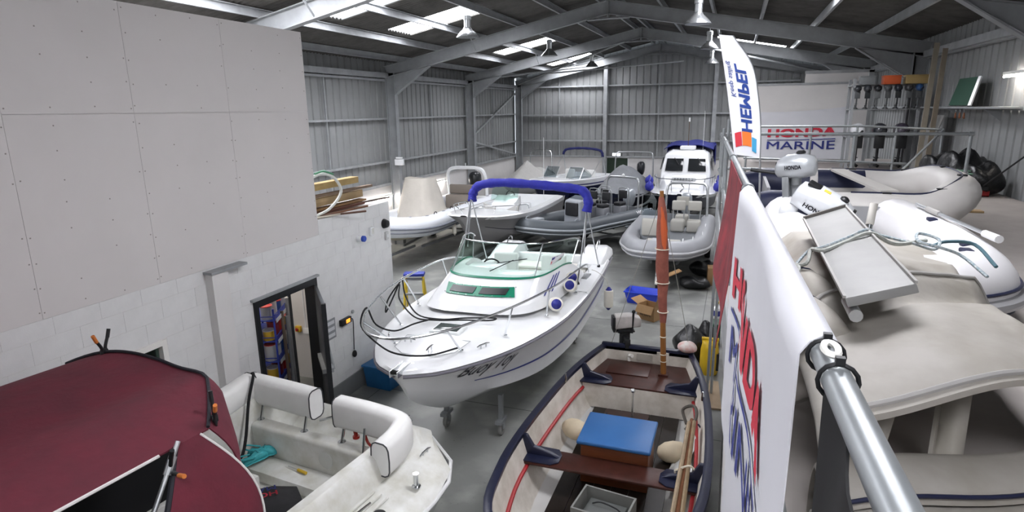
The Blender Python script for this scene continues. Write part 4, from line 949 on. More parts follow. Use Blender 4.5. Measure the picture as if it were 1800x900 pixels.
# ---- C: white motor boat with grey hull, bow towards the camera
Cb = thing('centre_console_boat', 'white motor boat with mid-grey hull sides and slim bow rails', 'boat', (-6.82, 21.7, 0), -90)
xs = [0, 1.2, 2.6, 4, 5.2, 6.0, 6.5, 6.75]
hC = Hull(xs, [1.05, 1.1, 1.14, 1.14, 1.06, .86, .56, .1], [1.4, 1.4, 1.42, 1.46, 1.54, 1.6, 1.65, 1.68], [.4, .4, .4, .42, .55, .8, 1.0, 1.2], [.95, .98, 1.0, .95, .7, .4, .16, .03], [.7, .7, .72, .78, .95, 1.15, 1.3, 1.4], rake=.6, flare=.6)
hC.exterior(24, 6).build('hull', mat('grey_gelcoat', '#807f80', .3), Cb, smooth=45)
for sg in (1, -1): 
    hC.band(0, 6.7, .8, 1.0, sg, .006, 24).build('sheer_band', M_gel, Cb); hC.band(.2, 6.2, .22, .26, sg, .006, 24).build('pinstripe', M_ink, Cb)
hC.foredeck(4.72, .05, .12, 14).build('foredeck', M_gel, Cb, smooth=50)
cockpit(hC, .3, 4.75, lambda x: hC.B(x)-.24, .95, .03, 12).build('cockpit', M_gel, Cb, smooth=30)
MB().prism([(4.25, -.78, .96), (4.72, -.74, .96), (4.72, .74, .96), (4.25, .78, .96)], (0, 0, .35)).build('bow_seat', M_gel, Cb, bev=.04)
MB().loft([[(3.1, y, z) for y, z in ((-.45, .95), (.45, .95), (.4, 1.8), (-.4, 1.8))], [(3.75, y, z) for y, z in ((-.45, .95), (.45, .95), (.38, 1.6), (-.38, 1.6))]], True, True, True).build('console', M_gel, Cb, bev=.03)
MB().prism([(3.78, -.62, 1.65), (3.78, 0, 1.35), (3.78, .62, 1.65), (3.78, .5, 1.1), (3.78, -.5, 1.1)], (.12, 0, 0)).build('console_cushion', mat('light_grey_cushion', '#b5b4b1', .55), Cb, bev=.03)
MB().sheet(lambda u, v: (3.6-.25*v+.1*math.sin(u*3.14), -.45+.9*u, 1.7+.45*v), 10, 3, .008).build('console_screen', M_glass, Cb)
MB().tube([(3.35, -.45, 2.15), (3.45, 0, 2.17), (3.35, .45, 2.15)], .012, 8).build('screen_rail', M_ss, Cb)
MB().tube([Vector((3.0, .15*math.cos(a), 1.75+.17*math.sin(a))) for a in [2*math.pi*i/16 for i in range(16)]], .014, 8, closed=True).build('steering_wheel', M_black, Cb)
MB().box(2.3, 2.7, -.5, .5, .96, 1.45).build('leaning_post', M_gel, Cb, bev=.04)
MB().rod((2.2, .9, 1.45), (2.2, .9, 3.6), .008, 6).build('aerial', M_gel, Cb)
for sg in (1, -1):
    rp = catmull([(4.1, sg*1.0, 1.5), (4.25, sg*1.0, 1.68), (5.0, sg*.94, 1.78), (5.8, sg*.72, 1.86), (6.4, sg*.42, 1.92), (6.62, sg*.16, 1.86), (6.5, sg*.12, 1.7)], 5)
    MB().tube(rp, .013, 8).build('bow_rail', M_ss, Cb)
    for a, b in (((5.0, .88), (5.05, .93, 1.78)), ((6.0, .58), (6.0, .65, 1.88))): MB().rod((a[0], sg*a[1], hC.Z(a[0])), (b[0], sg*b[1], b[2]), .01, 6).build('stanchion', M_ss, Cb)
trailer(Cb, 5.6, 1.8)
# ---- white RIB with a beige console cover (left)
Dr = thing('rigid_inflatable', 'white rigid inflatable with grey rubbing strakes beside the low white wall', 'boat', (-9.36, 21.4, 0), -90)
M_tw = mat('white_tube', '#dfe3e8', .45); M_sg = mat('strake_grey', '#888c96', .55)
PD, _c = rib(Dr, 7.3, .84, .3, 1.1, M_tw, M_sg, mat('cream_hull', '#d2cbb8', .35), M_gel, up=.35)
handles(Dr, PD, (14, 18, 22), .3, M_black)
for i in range(8, 30, 4): MB().obox(PD[i]+Vector((0, 0, .302)), (.12, .07, .012)).build('tube_patch', M_sg, _c)
P = []
gr = MB().tube(catmull([(.35, .75, 1.2), (.45, .78, 1.9), (.55, .7, 2.3), (.55, .45, 2.42), (.55, 0, 2.43), (.55, -.45, 2.42), (.55, -.7, 2.3), (.45, -.78, 1.9), (.35, -.75, 1.2)], 5), .065, 12).build('radar_arch', M_gel, Dr)
MB().rod((.55, -.4, 2.4), (.55, -.4, 2.75), .008, 6).build('aerial', M_gel, Dr); MB().rod((.55, .0, 2.42), (.55, 0, 2.6), .02, 8).build('nav_light', M_gel, Dr)
motor(Dr, -.3, 0, 1.65, mat('outboard_black', '#26282b', .3), 1.15)
MB().box(.9, 1.35, -.5, .5, 1.0, 1.5).box(.85, .98, -.5, .5, 1.5, 1.85).build('aft_seat', mat('taupe_vinyl', '#8a8178', .5), Dr, bev=.05, bseg=3)
trailer(Dr, 6.0, 1.6)
t = thing('console_cover', 'beige fabric cover draped over the console of the white inflatable', 'boat cover', (-9.4, 17.4, 1.0))
def cov(u, v):
    # console under the cloth: square shouldered, wider at the hem
    a = 2*math.pi*u; k = 1-v; ca, sa = math.cos(a), math.sin(a); e = .6
    rx, ry = (.42+.28*v**1.2, .5+.32*v**1.1); fold = 1+.03*math.sin(11*a)*v
    return (rx*fold*math.copysign(abs(ca)**e, ca), ry*fold*math.copysign(abs(sa)**e, sa)-.12*v*0, .2+1.25*(1-v**1.15)-.1*max(0, sa)*(1-v))
m = MB().grid(cov, 36, 10); m.f.append(tuple(i*11 for i in range(36))); m.build('cover_cloth', mat('beige_cover', '#c6c1b7', .85, var=.1, scale=3, bump=.2, bscale=12), t, smooth=70)
# hanging fender of the white RIB
t = thing('hull_fender', 'white cylindrical fender hanging from the white inflatable collar', 'fender', (-8.3, 17.4, 0))
fender(t, (0, 0, 1.05), (.04, 0, .6), .07, M_fw, M_fw, 'fender_body'); MB().tube([(0, 0, 1.05), (-.08, 0, 1.3), (-.25, 0, 1.4)], .006, 6).build('lanyard', MATS['grey_rope'], t)
# ---- dark grey RIB with console
Hr = thing('rigid_inflatable', 'charcoal rigid inflatable with grey console and HIGHFIELD lettering', 'boat', (-3.55, 21.5, 0), -115)
M_tg = mat('charcoal_tube', '#565c61', .5); M_sl = mat('strake_light', '#9da3a8', .5); M_gsole = mat('grey_sole', '#75797d', .6)
PH, cH = rib(Hr, 5.1, .86, .24, .92, M_tg, M_sl, mat('grey_hull', '#7b7f83', .4), M_gsole, up=.22)
handles(Hr, PH, (16, 24, 40, 46), .24, M_sl)
n = len(PH)
text('collar_lettering', 'HIGHFIELD', mat('white_print', '#e4e6e8', .5), lambda u, v: Vector((.75-.95*u, .86+.245*math.sin(R(62-30*v))+.006, .92+.245*math.cos(R(62-30*v))+.006)), cH, bold=.03)
cs = MB().loft([[(2.35, y, z) for y, z in ((-.36, .84), (.36, .84), (.34, 1.75), (-.34, 1.75))], [(2.9, y, z) for y, z in ((-.36, .84), (.36, .84), (.32, 1.62), (-.32, 1.62))]], True, True, True).build('console', mat('console_grey', '#989da3', .45), Hr, bev=.04, bseg=3)
MB().box(2.88, 2.97, -.25, .25, 1.15, 1.58).build('console_cushion', M_blackv, cs, bev=.04, bseg=3)
MB().sheet(lambda u, v: (2.75-.2*v, -.3+.6*u, 1.68+.3*v), 4, 2, .008).build('console_screen', mat('smoke_screen', '#a5adb2', .05, trans=1, ior=1.02), cs)
MB().tube([Vector((2.25, .16*math.cos(a), 1.62+.16*math.sin(a))) for a in [2*math.pi*i/16 for i in range(16)]], .014, 8, closed=True).build('steering_wheel', M_black, Hr)
for k, (x, y) in enumerate(((1.55, .22), (.8, .38), (.8, -.38), (1.55, -.3))):
    s_ = MB().box(x-.18, x+.18, y-.17, y+.17, .84, 1.28).build('jockey_seat', M_kit, Hr, bev=.05, bseg=3)
    MB().box(x-.16, x+.18, y-.15, y+.15, 1.28, 1.4).build('seat_pad', M_blackv, s_, bev=.04, bseg=3)
    MB().box(x-.2, x-.12, y-.16, y+.16, 1.5, 1.78).build('seat_back', M_blackv, s_, bev=.05, bseg=3)
    MB().tube(catmull([(x-.2, y-.2, .9), (x-.2, y-.2, 1.75), (x-.2, y-.1, 1.85), (x-.2, y+.1, 1.85), (x-.2, y+.2, 1.75), (x-.2, y+.2, .9)], 4), .016, 8).build('seat_hoop', M_alu, s_)
arch(Hr, .1, -.7, .7, 1.0, 2.15, M_alu, .035, .1)
MB().lathe([(.05, 0), (.06, .06), (.02, .12)], (.1, 0, 2.16), seg=12).build('nav_light', M_gel, Hr)
motor(Hr, -.3, 0, 1.25, M_ob_silver, .95)
MB().box(3.95, 4.45, -.3, .3, .86, 1.1).build('bow_locker', M_kit, Hr, bev=.03)
MB().box(4.4, 4.75, -.15, .15, 1.2, 1.3).build('bow_step', M_sl, Hr, bev=.02)
trailer(Hr, 4.3, 1.5)
# ---- light grey RIB behind the mast
Gr = thing('rigid_inflatable', 'pale grey rigid inflatable with cream seats, directly behind the wrapped mast', 'boat', (-1.62, 20.3, 0), -90)
M_tl = mat('pale_grey_tube', '#999b9f', .45)
PG, cG = rib(Gr, 5.2, .98, .25, .9, M_tl, mat('strake_pale', '#b5b6b8', .5), mat('grey_hull', '#7b7f83', .4), M_gsole, up=.14, nose=.68)
handles(Gr, PG, (16, 22, 28, 34), .25, M_gel)
cs = MB().loft([[(2.6, y, z) for y, z in ((-.75, .84), (-.05, .84), (-.08, 1.65), (-.72, 1.65))], [(3.2, y, z) for y, z in ((-.75, .84), (-.05, .84), (-.1, 1.5), (-.7, 1.5))]], True, True, True).build('console', mat('console_pale', '#a2a6aa', .45), Gr, bev=.04, bseg=3)
MB().box(3.18, 3.3, -.68, -.12, 1.0, 1.5).build('console_cushion', mat('greige_vinyl', '#b8b6ae', .5), cs, bev=.05, bseg=3)
MB().sheet(lambda u, v: (3.05-.2*v, -.72+.64*u, 1.55+.55*v), 4, 2, .008).build('console_screen', mat('smoke_screen', '#a5adb2', .05, trans=1, ior=1.02), cs)
MB().tube([(3.05, -.74, 1.55), (2.85, -.74, 2.1), (2.85, -.06, 2.1), (3.05, -.06, 1.55)], .014, 8).build('screen_frame', M_ss, cs)
for x, y in ((1.5, .15), (1.5, .62), (.55, .2)):
    s_ = MB().box(x-.2, x+.2, y-.2, y+.2, .84, 1.2).build('seat', MATS['greige_vinyl'], Gr, bev=.06, bseg=3)
    MB().box(x-.22, x-.12, y-.2, y+.2, 1.45, 1.75).build('seat_back', MATS['greige_vinyl'], s_, bev=.06, bseg=3)
    MB().tube([(x-.18, y-.16, .9), (x-.2, y-.16, 1.5)], .016, 8).build('seat_stay', M_alu, s_); MB().tube([(x-.18, y+.16, .9), (x-.2, y+.16, 1.5)], .016, 8).build('seat_stay', M_alu, s_)
MB().box(3.9, 4.5, -.45, .45, .85, 1.08).build('bow_locker', MATS['greige_vinyl'], Gr, bev=.04)
MB().box(4.62, 4.95, -.22, .22, 1.12, 1.24).build('bow_step', mat('pale_step', '#b7babd', .5), Gr, bev=.03)
arch(Gr, .25, -.35, .95, .95, 2.15, M_alu, .04, .2)
motor(Gr, -.3, .25, 1.28, M_ob_silver, 1.0)
MB().bar((5.0, 0, .85), (5.35, 0, .2), .06, .1).build('winch_post', mat('winch_white', '#d0d0cc', .5), Gr)
trailer(Gr, 4.6, 1.7)
# ---- E: bowrider with blue bimini by the far wall
Eb = thing('bowrider', 'white bowrider with navy lower hull and tall folded blue bimini near the far wall', 'boat', (-5.95, 27.9, 0), -105)
xs = [0, 1, 2.4, 3.6, 4.4, 5.0, 5.3]
hE = Hull(xs, [1.0, 1.05, 1.08, 1.0, .78, .42, .05], [1.6, 1.6, 1.62, 1.66, 1.7, 1.74, 1.76], [.55, .55, .55, .6, .8, 1.05, 1.25], [.9, .92, .9, .75, .5, .2, .02], [.8, .8, .85, .95, 1.1, 1.3, 1.42], rake=.6, flare=.4)
hE.exterior(20, 6).build('hull', M_navy, Eb, smooth=45)
for sg in (1, -1): hE.band(0, 5.28, .62, 1.0, sg, .006, 24).build('sheer_band', M_gel, Eb); hE.band(0, 5.28, .72, .78, sg, .012, 24).build('pinstripe', mat('navy_pin', '#2b2f6b', .4), Eb)
hE.foredeck(3.7, .06, .1, 12).build('foredeck', M_gel, Eb, smooth=50)
cockpit(hE, .3, 3.72, lambda x: hE.B(x)-.18, 1.1, .03, 10).build('cockpit', M_gel, Eb, smooth=30)
M_scr = mat('grey_screen', '#b9c2c6', .05, trans=1, ior=1.02)
for y0, y1 in ((-.86, -.25), (.25, .86)):
    w_ = MB().sheet(lambda u, v: (3.2-.35*v-.25*abs(2*u-1)**2*0, y0+(y1-y0)*u, 1.7+.42*v), 4, 2, .008).build('screen_pane', M_scr, Eb)
    MB().tube([(3.2, y0, 1.68), (2.85, y0, 2.12), (2.85, y1, 2.12), (3.2, y1, 1.68)], .014, 6, closed=True).build('screen_frame', M_alu, w_)
for sg in (1, -1):
    w_ = MB().sheet(lambda u, v: (3.18-1.0*u-.3*v*(1-u), sg*.9, 1.66+.4*v*(1-u*.8)), 4, 2, .008).build('side_screen', M_scr, Eb)
    MB().tube([(3.2, sg*.9, 1.66), (2.86, sg*.9, 2.1), (2.15, sg*.9, 1.75)], .012, 6).build('screen_frame', M_alu, w_)
MB().box(2.3, 3.1, .3, .85, 1.1, 1.7).box(2.3, 3.1, -.85, -.3, 1.1, 1.7).build('dash', M_gel, Eb, bev=.05)
for y in (-.5, .5): MB().box(1.5, 1.95, y-.24, y+.24, 1.12, 1.5).box(1.45, 1.56, y-.24, y+.24, 1.5, 1.9).build('seat', mat('white_vinyl', '#e6e7e4', .45), Eb, bev=.05)
hoopE = catmull([(1.3, .98, 2.45), (1.3, .95, 2.62), (1.3, .8, 2.74), (1.3, .3, 2.8), (1.3, -.3, 2.8), (1.3, -.8, 2.74), (1.3, -.95, 2.62), (1.3, -.98, 2.52)], 5)
MB().tube(hoopE, [.055+.006*math.sin(i*1.7) for i in range(len(hoopE))], 10).build('bimini_boot', mat('navy_canvas', '#22275e', .8, var=.2), Eb)
for sg in (1, -1): MB().rod((1.3, sg*.98, 2.5), (1.0, sg*1.0, 1.6), .02, 6).build('bimini_leg', M_alu, Eb); MB().rod((1.3, sg*.98, 2.5), (2.4, sg*.97, 1.64), .014, 6).build('bimini_leg', M_alu, Eb)
trailer(Eb, 4.6, 1.6)
# ---- G: navy hull under a grey cover
Gb = thing('covered_boat', 'navy boat under a taut grey cover left of the white cabin cruiser', 'boat', (-4.15, 27.2, 0), -90)
hG = Hull([0, 1.2, 2.6, 3.6, 4.3, 4.7], [.95, 1.0, 1.02, .95, .65, .06], [1.25, 1.25, 1.27, 1.3, 1.35, 1.4], [.45, .45, .45, .55, .8, 1.0], [.8, .85, .82, .6, .3, .02], [.7, .7, .75, .85, 1.0, 1.15], rake=.4)
hG.exterior(18, 4).build('hull', M_navy, Gb, smooth=45)
def gcov(u, v):
    x = .1+4.5*u; s_ = 2*v-1; b = hG.B(x)+.03; pk = interp([0, .25, .55, .8, 1], [1.75, 2.1, 2.28, 1.65, 1.42], u)
    z = 1.22+(pk-1.22)*(1-abs(s_)**1.5); return (x, s_*b, z+.015*math.sin(20*u)*math.sin(9*v))
MB().sheet(gcov, 20, 16, .01).build('cover', mat('grey_cover', '#7d8084', .7, var=.12, scale=4, bump=.2, bscale=15), Gb, smooth=60)
MB().tube([Vector(gcov(i/20, 0)) for i in range(21)]+[Vector(gcov(1-i/20, 1)) for i in range(21)], .02, 6).build('hem_cord', M_black, Gb)
arch(Gb, -.3, -.85, .85, 1.2, 2.6, M_alu, .03, .1)
motor(Gb, -.35, .3, 1.75, mat('outboard_black', '#26282b', .3), .9)
trailer(Gb, 3.8, 1.5)
# ---- F: white cabin cruiser, bow to the camera
Fb = thing('cabin_cruiser', 'white cabin cruiser with two dark front windows and blue canvas on top', 'boat', (-1.72, 28.6, 0), -90)
xs = [0, 1.6, 3.2, 4.6, 5.6, 6.2, 6.55]
hF = Hull(xs, [1.2, 1.25, 1.28, 1.26, 1.08, .72, .08], [1.35, 1.35, 1.36, 1.4, 1.44, 1.47, 1.5], [.45, .45, .45, .5, .7, .9, 1.1], [1.05, 1.1, 1.08, .92, .62, .3, .03], [.7, .7, .72, .8, .95, 1.1, 1.2], rake=.5, flare=.4)
hF.exterior(20, 5).build('hull', M_navy, Fb, smooth=45)
for sg in (1, -1): hF.band(0, 6.5, .72, 1.0, sg, .006, 22).build('sheer_band', M_gel, Fb)
hF.foredeck(.2, .08, .15, 18).build('deck', M_gel, Fb, smooth=50)
def sect(x, w, z0, z1, wt): return [(x, y, z) for y, z in ((-w, z0), (w, z0), (wt, z1), (-wt, z1))]
MB().loft([sect(5.3, .78, 1.4, 1.62, .55), sect(4.3, .95, 1.4, 1.95, .8), sect(4.2, .95, 1.4, 2.0, .82)], True, True, True).build('trunk', M_gel, Fb, bev=.05, bseg=3)
wh = MB().loft([[(4.25, y, z) for y, z in ((-.92, 1.9), (.92, 1.9), (.9, 2.1), (-.9, 2.1))], [(4.25, y, z) for y, z in ((-.92, 1.9), (.92, 1.9), (.88, 2.1), (-.88, 2.1))]], True)
wh = MB().loft([[(4.3, -.93, 1.4), (4.3, .93, 1.4), (1.6, 1.0, 1.4), (1.6, -1.0, 1.4)], [(4.25, -.92, 2.02), (4.25, .92, 2.02), (1.6, .98, 2.02), (1.6, -.98, 2.02)], [(3.85, -.8, 2.72), (3.85, .8, 2.72), (1.6, .88, 2.74), (1.6, -.88, 2.74)], [(3.5, -.6, 2.85), (3.5, .6, 2.85), (1.7, .7, 2.86), (1.7, -.7, 2.86)]], True, True, True).build('wheelhouse', M_gel, Fb, bev=.05, bseg=3)
M_win = mat('dark_window', '#2a2c2e', .08)
for y0, y1 in ((-.76, -.1), (.1, .76)):
    w_ = MB().prism([(4.245, y0, 2.1), (4.245, y1, 2.1), (3.98, y1*.94, 2.56), (3.98, y0*.94, 2.56)], (.025, 0, .014)).build('front_window', M_win, wh, bev=.01)
    ym = (y0+y1)/2; MB().tube([(4.05, ym, 2.6), (4.2, ym+.18, 2.36)], .012, 6).build('wiper', M_black, w_)
for sg in (1, -1):
    for x0, x1 in ((3.7, 2.9), (2.75, 1.8)): MB().prism([(x0, sg*.985, 2.1), (x1, sg*.99, 2.1), (x1, sg*.91, 2.55), (x0-.1, sg*.9, 2.55)], (0, sg*.02, .005)).build('side_window', M_win, wh)
MB().box(3.0, 3.5, -.3, .3, 2.86, 3.02).build('roof_box', M_gel, Fb, bev=.05)
M_navc = mat('blue_roof_canvas', '#262d74', .8, var=.25, scale=5)
def fcan(u, v): return (.4+2.7*u, (-.95+1.9*v), 2.9+.2*math.sin(3.14*v)**.5*(1-.3*u)+.03*math.sin(13*v+5*u))
MB().sheet(fcan, 10, 16, .03, (0,0,-1)).build('blue_canvas', M_navc, Fb, smooth=60)
MB().sheet(lambda u, v: (.4, -.95+1.9*u, 3.0-.95*v), 6, 4, .02).build('aft_curtain', M_navc, Fb)
for sg in (1, -1): MB().sheet(lambda u, v: (.4+1.2*u, sg*.97, 2.95-.9*v), 4, 4, .02).build('side_curtain', M_navc, Fb)
pr = [(4.0, 1.1, 1.95), (5.0, 1.05, 1.98), (5.9, .78, 2.0), (6.35, .3, 2.02), (6.42, 0, 2.02)]
MB().tube(catmull([(x, -y, z) for x, y, z in pr]+[(x, y, z) for x, y, z in reversed(pr[:-1])], 5), .016, 8).build('pulpit_rail', M_ss, Fb)
for x, y in ((4.1, 1.1), (5.0, 1.05), (5.8, .8), (6.3, .32)):
    for sg in (1, -1): MB().rod((x-.05, sg*(y-.03), hF.Z(x)+.03), (x, sg*y, 1.97), .013, 6).build('stanchion', M_ss, Fb)
bp_ = MB().prism([(4.8, -.42, 1.79), (4.8, .42, 1.79), (4.74, .46, 1.84), (4.7, .42, 1.89), (4.7, -.42, 1.89), (4.74, -.46, 1.84)], (.02, 0, .012)).build('name_badge', mat('badge_grey', '#a9acae', .4), Fb)
for k in range(7): MB().prism([(4.812, -.36+.105*k, 1.812), (4.812, -.29+.105*k, 1.812), (4.735, -.29+.105*k, 1.882), (4.735, -.36+.105*k, 1.882)], (.006, 0, .006)).build('badge_mark', mat('grey_lettering', '#55585c', .5), bp_)
MB().rod((3.3, 0, 3.0), (3.3, 0, 4.0), .012, 6).build('mast_pole', mat('brown_pole', '#5c4632', .6), Fb); MB().rod((3.3, 0, 3.95), (3.3, 0, 4.1), .03, 8).build('mast_light', M_gel, Fb)
MB().rod((3.0, .55, 2.85), (3.0, .55, 4.35), .008, 6).build('aerial', M_gel, Fb)
MB().tube(catmull([(6.2, 0, 1.55), (6.1, .1, 1.7), (6.0, 0, 1.85)], 3), .03, 6).build('anchor_stock', M_ss, Fb)
trailer(Fb, 5.8, 2)
k = 0
for sg, x, lab in ((-1, 5.4, 'blue ball fender on the left bow of the cabin cruiser'), (1, 5.0, 'blue ball fender nearest the bow on the right side of the cabin cruiser'), (1, 4.1, 'middle blue ball fender on the right side of the cabin cruiser'), (1, 3.2, 'blue ball fender furthest aft on the right side of the cabin cruiser'), (-1, 4.4, 'blue ball fender behind the left bow fender of the cabin cruiser')):
    t = thing('ball_fender', lab, 'fender', group='blue ball fenders of the cabin cruiser'); t.matrix_world = fm(-1.72, 28.6, -90)
    y = sg*(hF.B(x)+.02 if sg > 0 else hF.B(x)+.05); z = 1.62+.12*(x < 4.5)
    MB().lathe([(.02, .22), (.05, .18), (.13, .12), (.17, 0), (.14, -.1), (.06, -.16)], (x, y, z), (0,0,1), 14).build('bulb', mat('fender_royal', '#2a2f9a', .45), t, smooth=60)
    MB().rod((x, y, z+.2), (x, y-sg*.05, z+.4), .008, 6).build('lanyard', MATS['grey_rope'], t)
# ---- far boat under a white cover
Ib = thing('covered_boat', 'low boat under a pale ridged cover in the far left corner', 'boat', (-9.3, 30.3, 0), -90)
hI = Hull([0, 1.2, 2.6, 3.6, 4.3, 4.7], [.95, 1.0, 1.02, .95, .65, .06], [1.2]*6, [.45, .45, .45, .55, .8, 1.0], [.8, .85, .82, .6, .3, .02], [.7, .7, .75, .85, 1.0, 1.1], rake=.4)
hI.exterior(16, 4).build('hull', M_gel, Ib, smooth=45)
def icov(u, v):
    x = .1+4.5*u; s_ = 2*v-1; b = hI.B(x)+.04; pk = interp([0, .3, .5, .8, 1], [1.6, 1.75, 2.12, 1.6, 1.3], u); return (x, s_*b, 1.1+(pk-1.1)*(1-abs(s_)**1.1))
MB().sheet(icov, 20, 16, .01).build('cover', mat('pale_cover', '#bdbcb8', .85, var=.1), Ib, smooth=60)
arch(Ib, .1, -.6, .6, 1.2, 2.45, M_ss, .025, .1)
trailer(Ib, 3.8, 1.5)
# ================================================================ MEZZANINE
def xr(y): return .221-.04*y
M_galv = mat('galvanised_tube', '#9fa4a6', .38, .55, var=.15, scale=8)
RZ = 4.07
def keyclamp(t, p, d, r=.024):
    d = Vector(d).normalized(); p = Vector(p); return MB().rod(p-d*.03, p+d*.03, r+.01, 14).build('clamp_fitting', M_galv, t)
lr = thing('guard_rail', 'galvanised tube guard rail running along the mezzanine edge from the foreground', 'railing')
MB().tube([(xr(.2), .2, RZ), (xr(10.55), 10.55, RZ)], .024, 16).build('top_rail', M_galv, lr)
MB().tube([(xr(.2), .2, 3.5), (xr(10.55), 10.55, 3.5)], .024, 12).build('mid_rail', M_galv, lr)
for y in (.55, 3.45, 5.6, 7.9, 10.55):
    MB().tube([(xr(y)+.03, y, MZ), (xr(y)+.02, y, MZ+.3), (xr(y), y, RZ-.3), (xr(y), y, RZ)], .024, 12).build('post', M_galv, lr)
    for z in (RZ, 3.5): keyclamp(lr, (xr(y), y, z), (0, 1, 0))
    MB().box(xr(y)+.005, xr(y)+.1, y-.06, y+.06, MZ, MZ+.012).build('post_flange', M_galv, lr)
fr_ = thing('guard_rail', 'galvanised guard rail across the stair opening with end post on a plank', 'railing', (0, 10.55, 0))
MB().tube([(xr(10.55), 0, RZ), (3.17, 0, RZ)], .024, 12).build('top_rail', M_galv, fr_)
MB().tube([(xr(10.55), 0, 3.52), (3.17, 0, 3.5)], .024, 12).build('mid_rail', M_galv, fr_)
for x in (1.7, 3.17):
    MB().tube([(x, 0, MZ+.03), (x, 0, RZ)], .024, 12).build('post', M_galv, fr_)
    for z in (RZ, 3.5): keyclamp(fr_, (x, 0, z), (1, 0, 0))
MB().box(2.9, 3.45, -.09, .09, MZ, MZ+.03).build('foot_plank', M_wood, fr_, bev=.004)
MB().lathe([(.055, 0), (.055, .01), (.03, .02)], (3.17, 0, MZ+.03), seg=12).build('post_flange', M_galv, fr_)
sr = thing('guard_rail', 'further galvanised rail with sloping stair handrail beyond the grey dinghy', 'railing', (0, 14.4, 0))
MB().tube([(.2, 0, RZ), (2.4, 0, RZ), (3.85, 0, 4.0)], .024, 12).build('top_rail', M_galv, sr)
MB().tube([(.2, 0, 3.4), (3.3, 0, 3.32)], .024, 12).build('mid_rail', M_galv, sr)
for x in (.25, 1.5, 2.35, 3.05, 3.85): MB().tube([(x, 0, MZ), (x, 0, RZ-.05*(x > 3.5)-.02*(x > 3))], .024, 10).build('post', M_galv, sr)
MB().tube([(3.85, -.05, 4.0), (3.15, -.6, 3.3), (2.9, -.8, 3.1)], .022, 10).build('stair_handrail', M_galv, sr)
# steel uprights stacked at the rail corner
for k, (dx, h) in enumerate(((.0, 4.2), (.06, 4.32))):
    o = MB().tube([(xr(9.4)+dx, 9.4+.12*k, 0), (xr(9.4)+dx, 9.4+.12*k, h)], .022, 10).build('scaffold_tube', M_galv); tag(o, ['short scaffold tube standing at the far corner of the edge rail', 'taller scaffold tube standing at the far corner of the edge rail'][k], 'tube')
# ---- banner over the near rail
M_ban = mat('banner_vinyl', '#d5d6db', .5, var=.04, scale=3)
bn = thing('banner', 'white HONDA MARINE banner draped over the near edge rail', 'banner')
def ban(u, v, out=0):
    y = 3.4-2.25*u; s_ = v*1.3
    wob = -.01-.01*math.sin(5*u*3.1)*min(1, s_*2)-.008*math.sin(9*u+4*v)
    if s_ < .12:
        a = s_/.12*math.pi; r = .03+out; return Vector((xr(y)+r*math.cos(a), y, RZ+r*math.sin(a)))
    return Vector((xr(y)-.03-out-.02*(s_-.12)+wob, y, RZ-(s_-.12)))
MB().sheet(lambda u, v: ban(u, v), 40, 40, .003).build('banner_cloth', M_ban, bn, smooth=70)
def bmap(y0, y1, zb, zt): return lambda u, v: ban((3.4-(y0+(y1-y0)*u))/2.25, ((RZ-(zb+(zt-zb)*v))+.12)/1.3, .007)
text('banner_lettering', 'HONDA', M_red, bmap(3.05, 1.42, 3.6, 3.8), bn, bold=.045, spacing=1.05, cuts=2)
text('banner_lettering', 'MARINE', M_blueprint, bmap(3.0, 1.5, 3.28, 3.47), bn, bold=.008, cuts=2)
MB().grid(lambda u, v: bmap(3.05, 1.42, 3.525, 3.545)(u, v), 16, 1).build('banner_rule', M_blueprint, bn)
for y in (1.13, 1.02):
    MB().tube([Vector((xr(y)+.03*math.cos(a), y, RZ+.03*math.sin(a))) for a in [2*math.pi*i/14 for i in range(14)]], .004, 5, closed=True).build('cable_tie', M_black, bn)
    MB().obox((xr(y)+.0, y, RZ+.036), (.014, .012, .012)).build('tie_head', M_black, bn)
MB().tube([Vector((xr(1.075)-.004+.011*math.cos(a), 1.075+.03*math.sin(a), RZ+.034)) for a in [2*math.pi*i/16 for i in range(16)]], .006, 6, closed=True).build('eyelet', mat('white_eyelet', '#e8e8e2', .4), bn)
rf = thing('flag', 'red ensign flag hanging from the edge rail behind the white banner', 'flag')
M_rf = mat('red_flag_cloth', '#8e1f2b', .7, var=.3, scale=5, col2='#5f1420')
def rfl(u, v): 
    y = 3.5+1.7*u; return (xr(y)-.03-.02*math.sin(7*u+2*v)*v-.06*v*v, y-.5*v*u, RZ+.02-v*(.95-.25*u))
MB().sheet(rfl, 20, 14, .003).build('flag_cloth', M_rf, rf, smooth=70)
bf = thing('flag', 'black cloth hanging below the nearest stretch of edge rail', 'flag')
MB().sheet(lambda u, v: (xr(1.0)-.02-.02*v+.012*math.sin(6*u+3*v), 1.02-.42*u-.1*v*u, RZ-.015-.9*v), 10, 14, .004).build('flag_cloth', mat('black_cloth', '#141416', .85), bf, smooth=70)
# ---- feather flag
hf = thing('feather_flag', 'white feather flag with HEMPEL lettering leaning at the mezzanine rail', 'flag', (0, 8.0, 0))
edgeL = [(.0, 3.93), (-.06, 4.3), (-.13, 4.7), (-.2, 5.05), (-.26, 5.33)]; edgeR = [(.3, 3.89), (.28, 4.25), (.23, 4.6), (.13, 4.98), (-.1, 5.31)]
cl = catmull([(a, 0, b) for a, b in edgeL], 6); cr = catmull([(a, 0, b) for a, b in edgeR], 6)
def hfn(u, v, out=0):
    f = v*(len(cl)-1); i = min(int(f), len(cl)-2); p = cl[i].lerp(cl[i+1], f-i).lerp(cr[i].lerp(cr[i+1], f-i), u); p.y = .02*math.sin(3*u)-out+.01*math.sin(6*v); return p
MB().sheet(lambda u, v: hfn(u, v), 12, 26, .003, (0,1,0)).build('flag_cloth', mat('flag_white', '#e3e4ea', .6), hf, smooth=70)
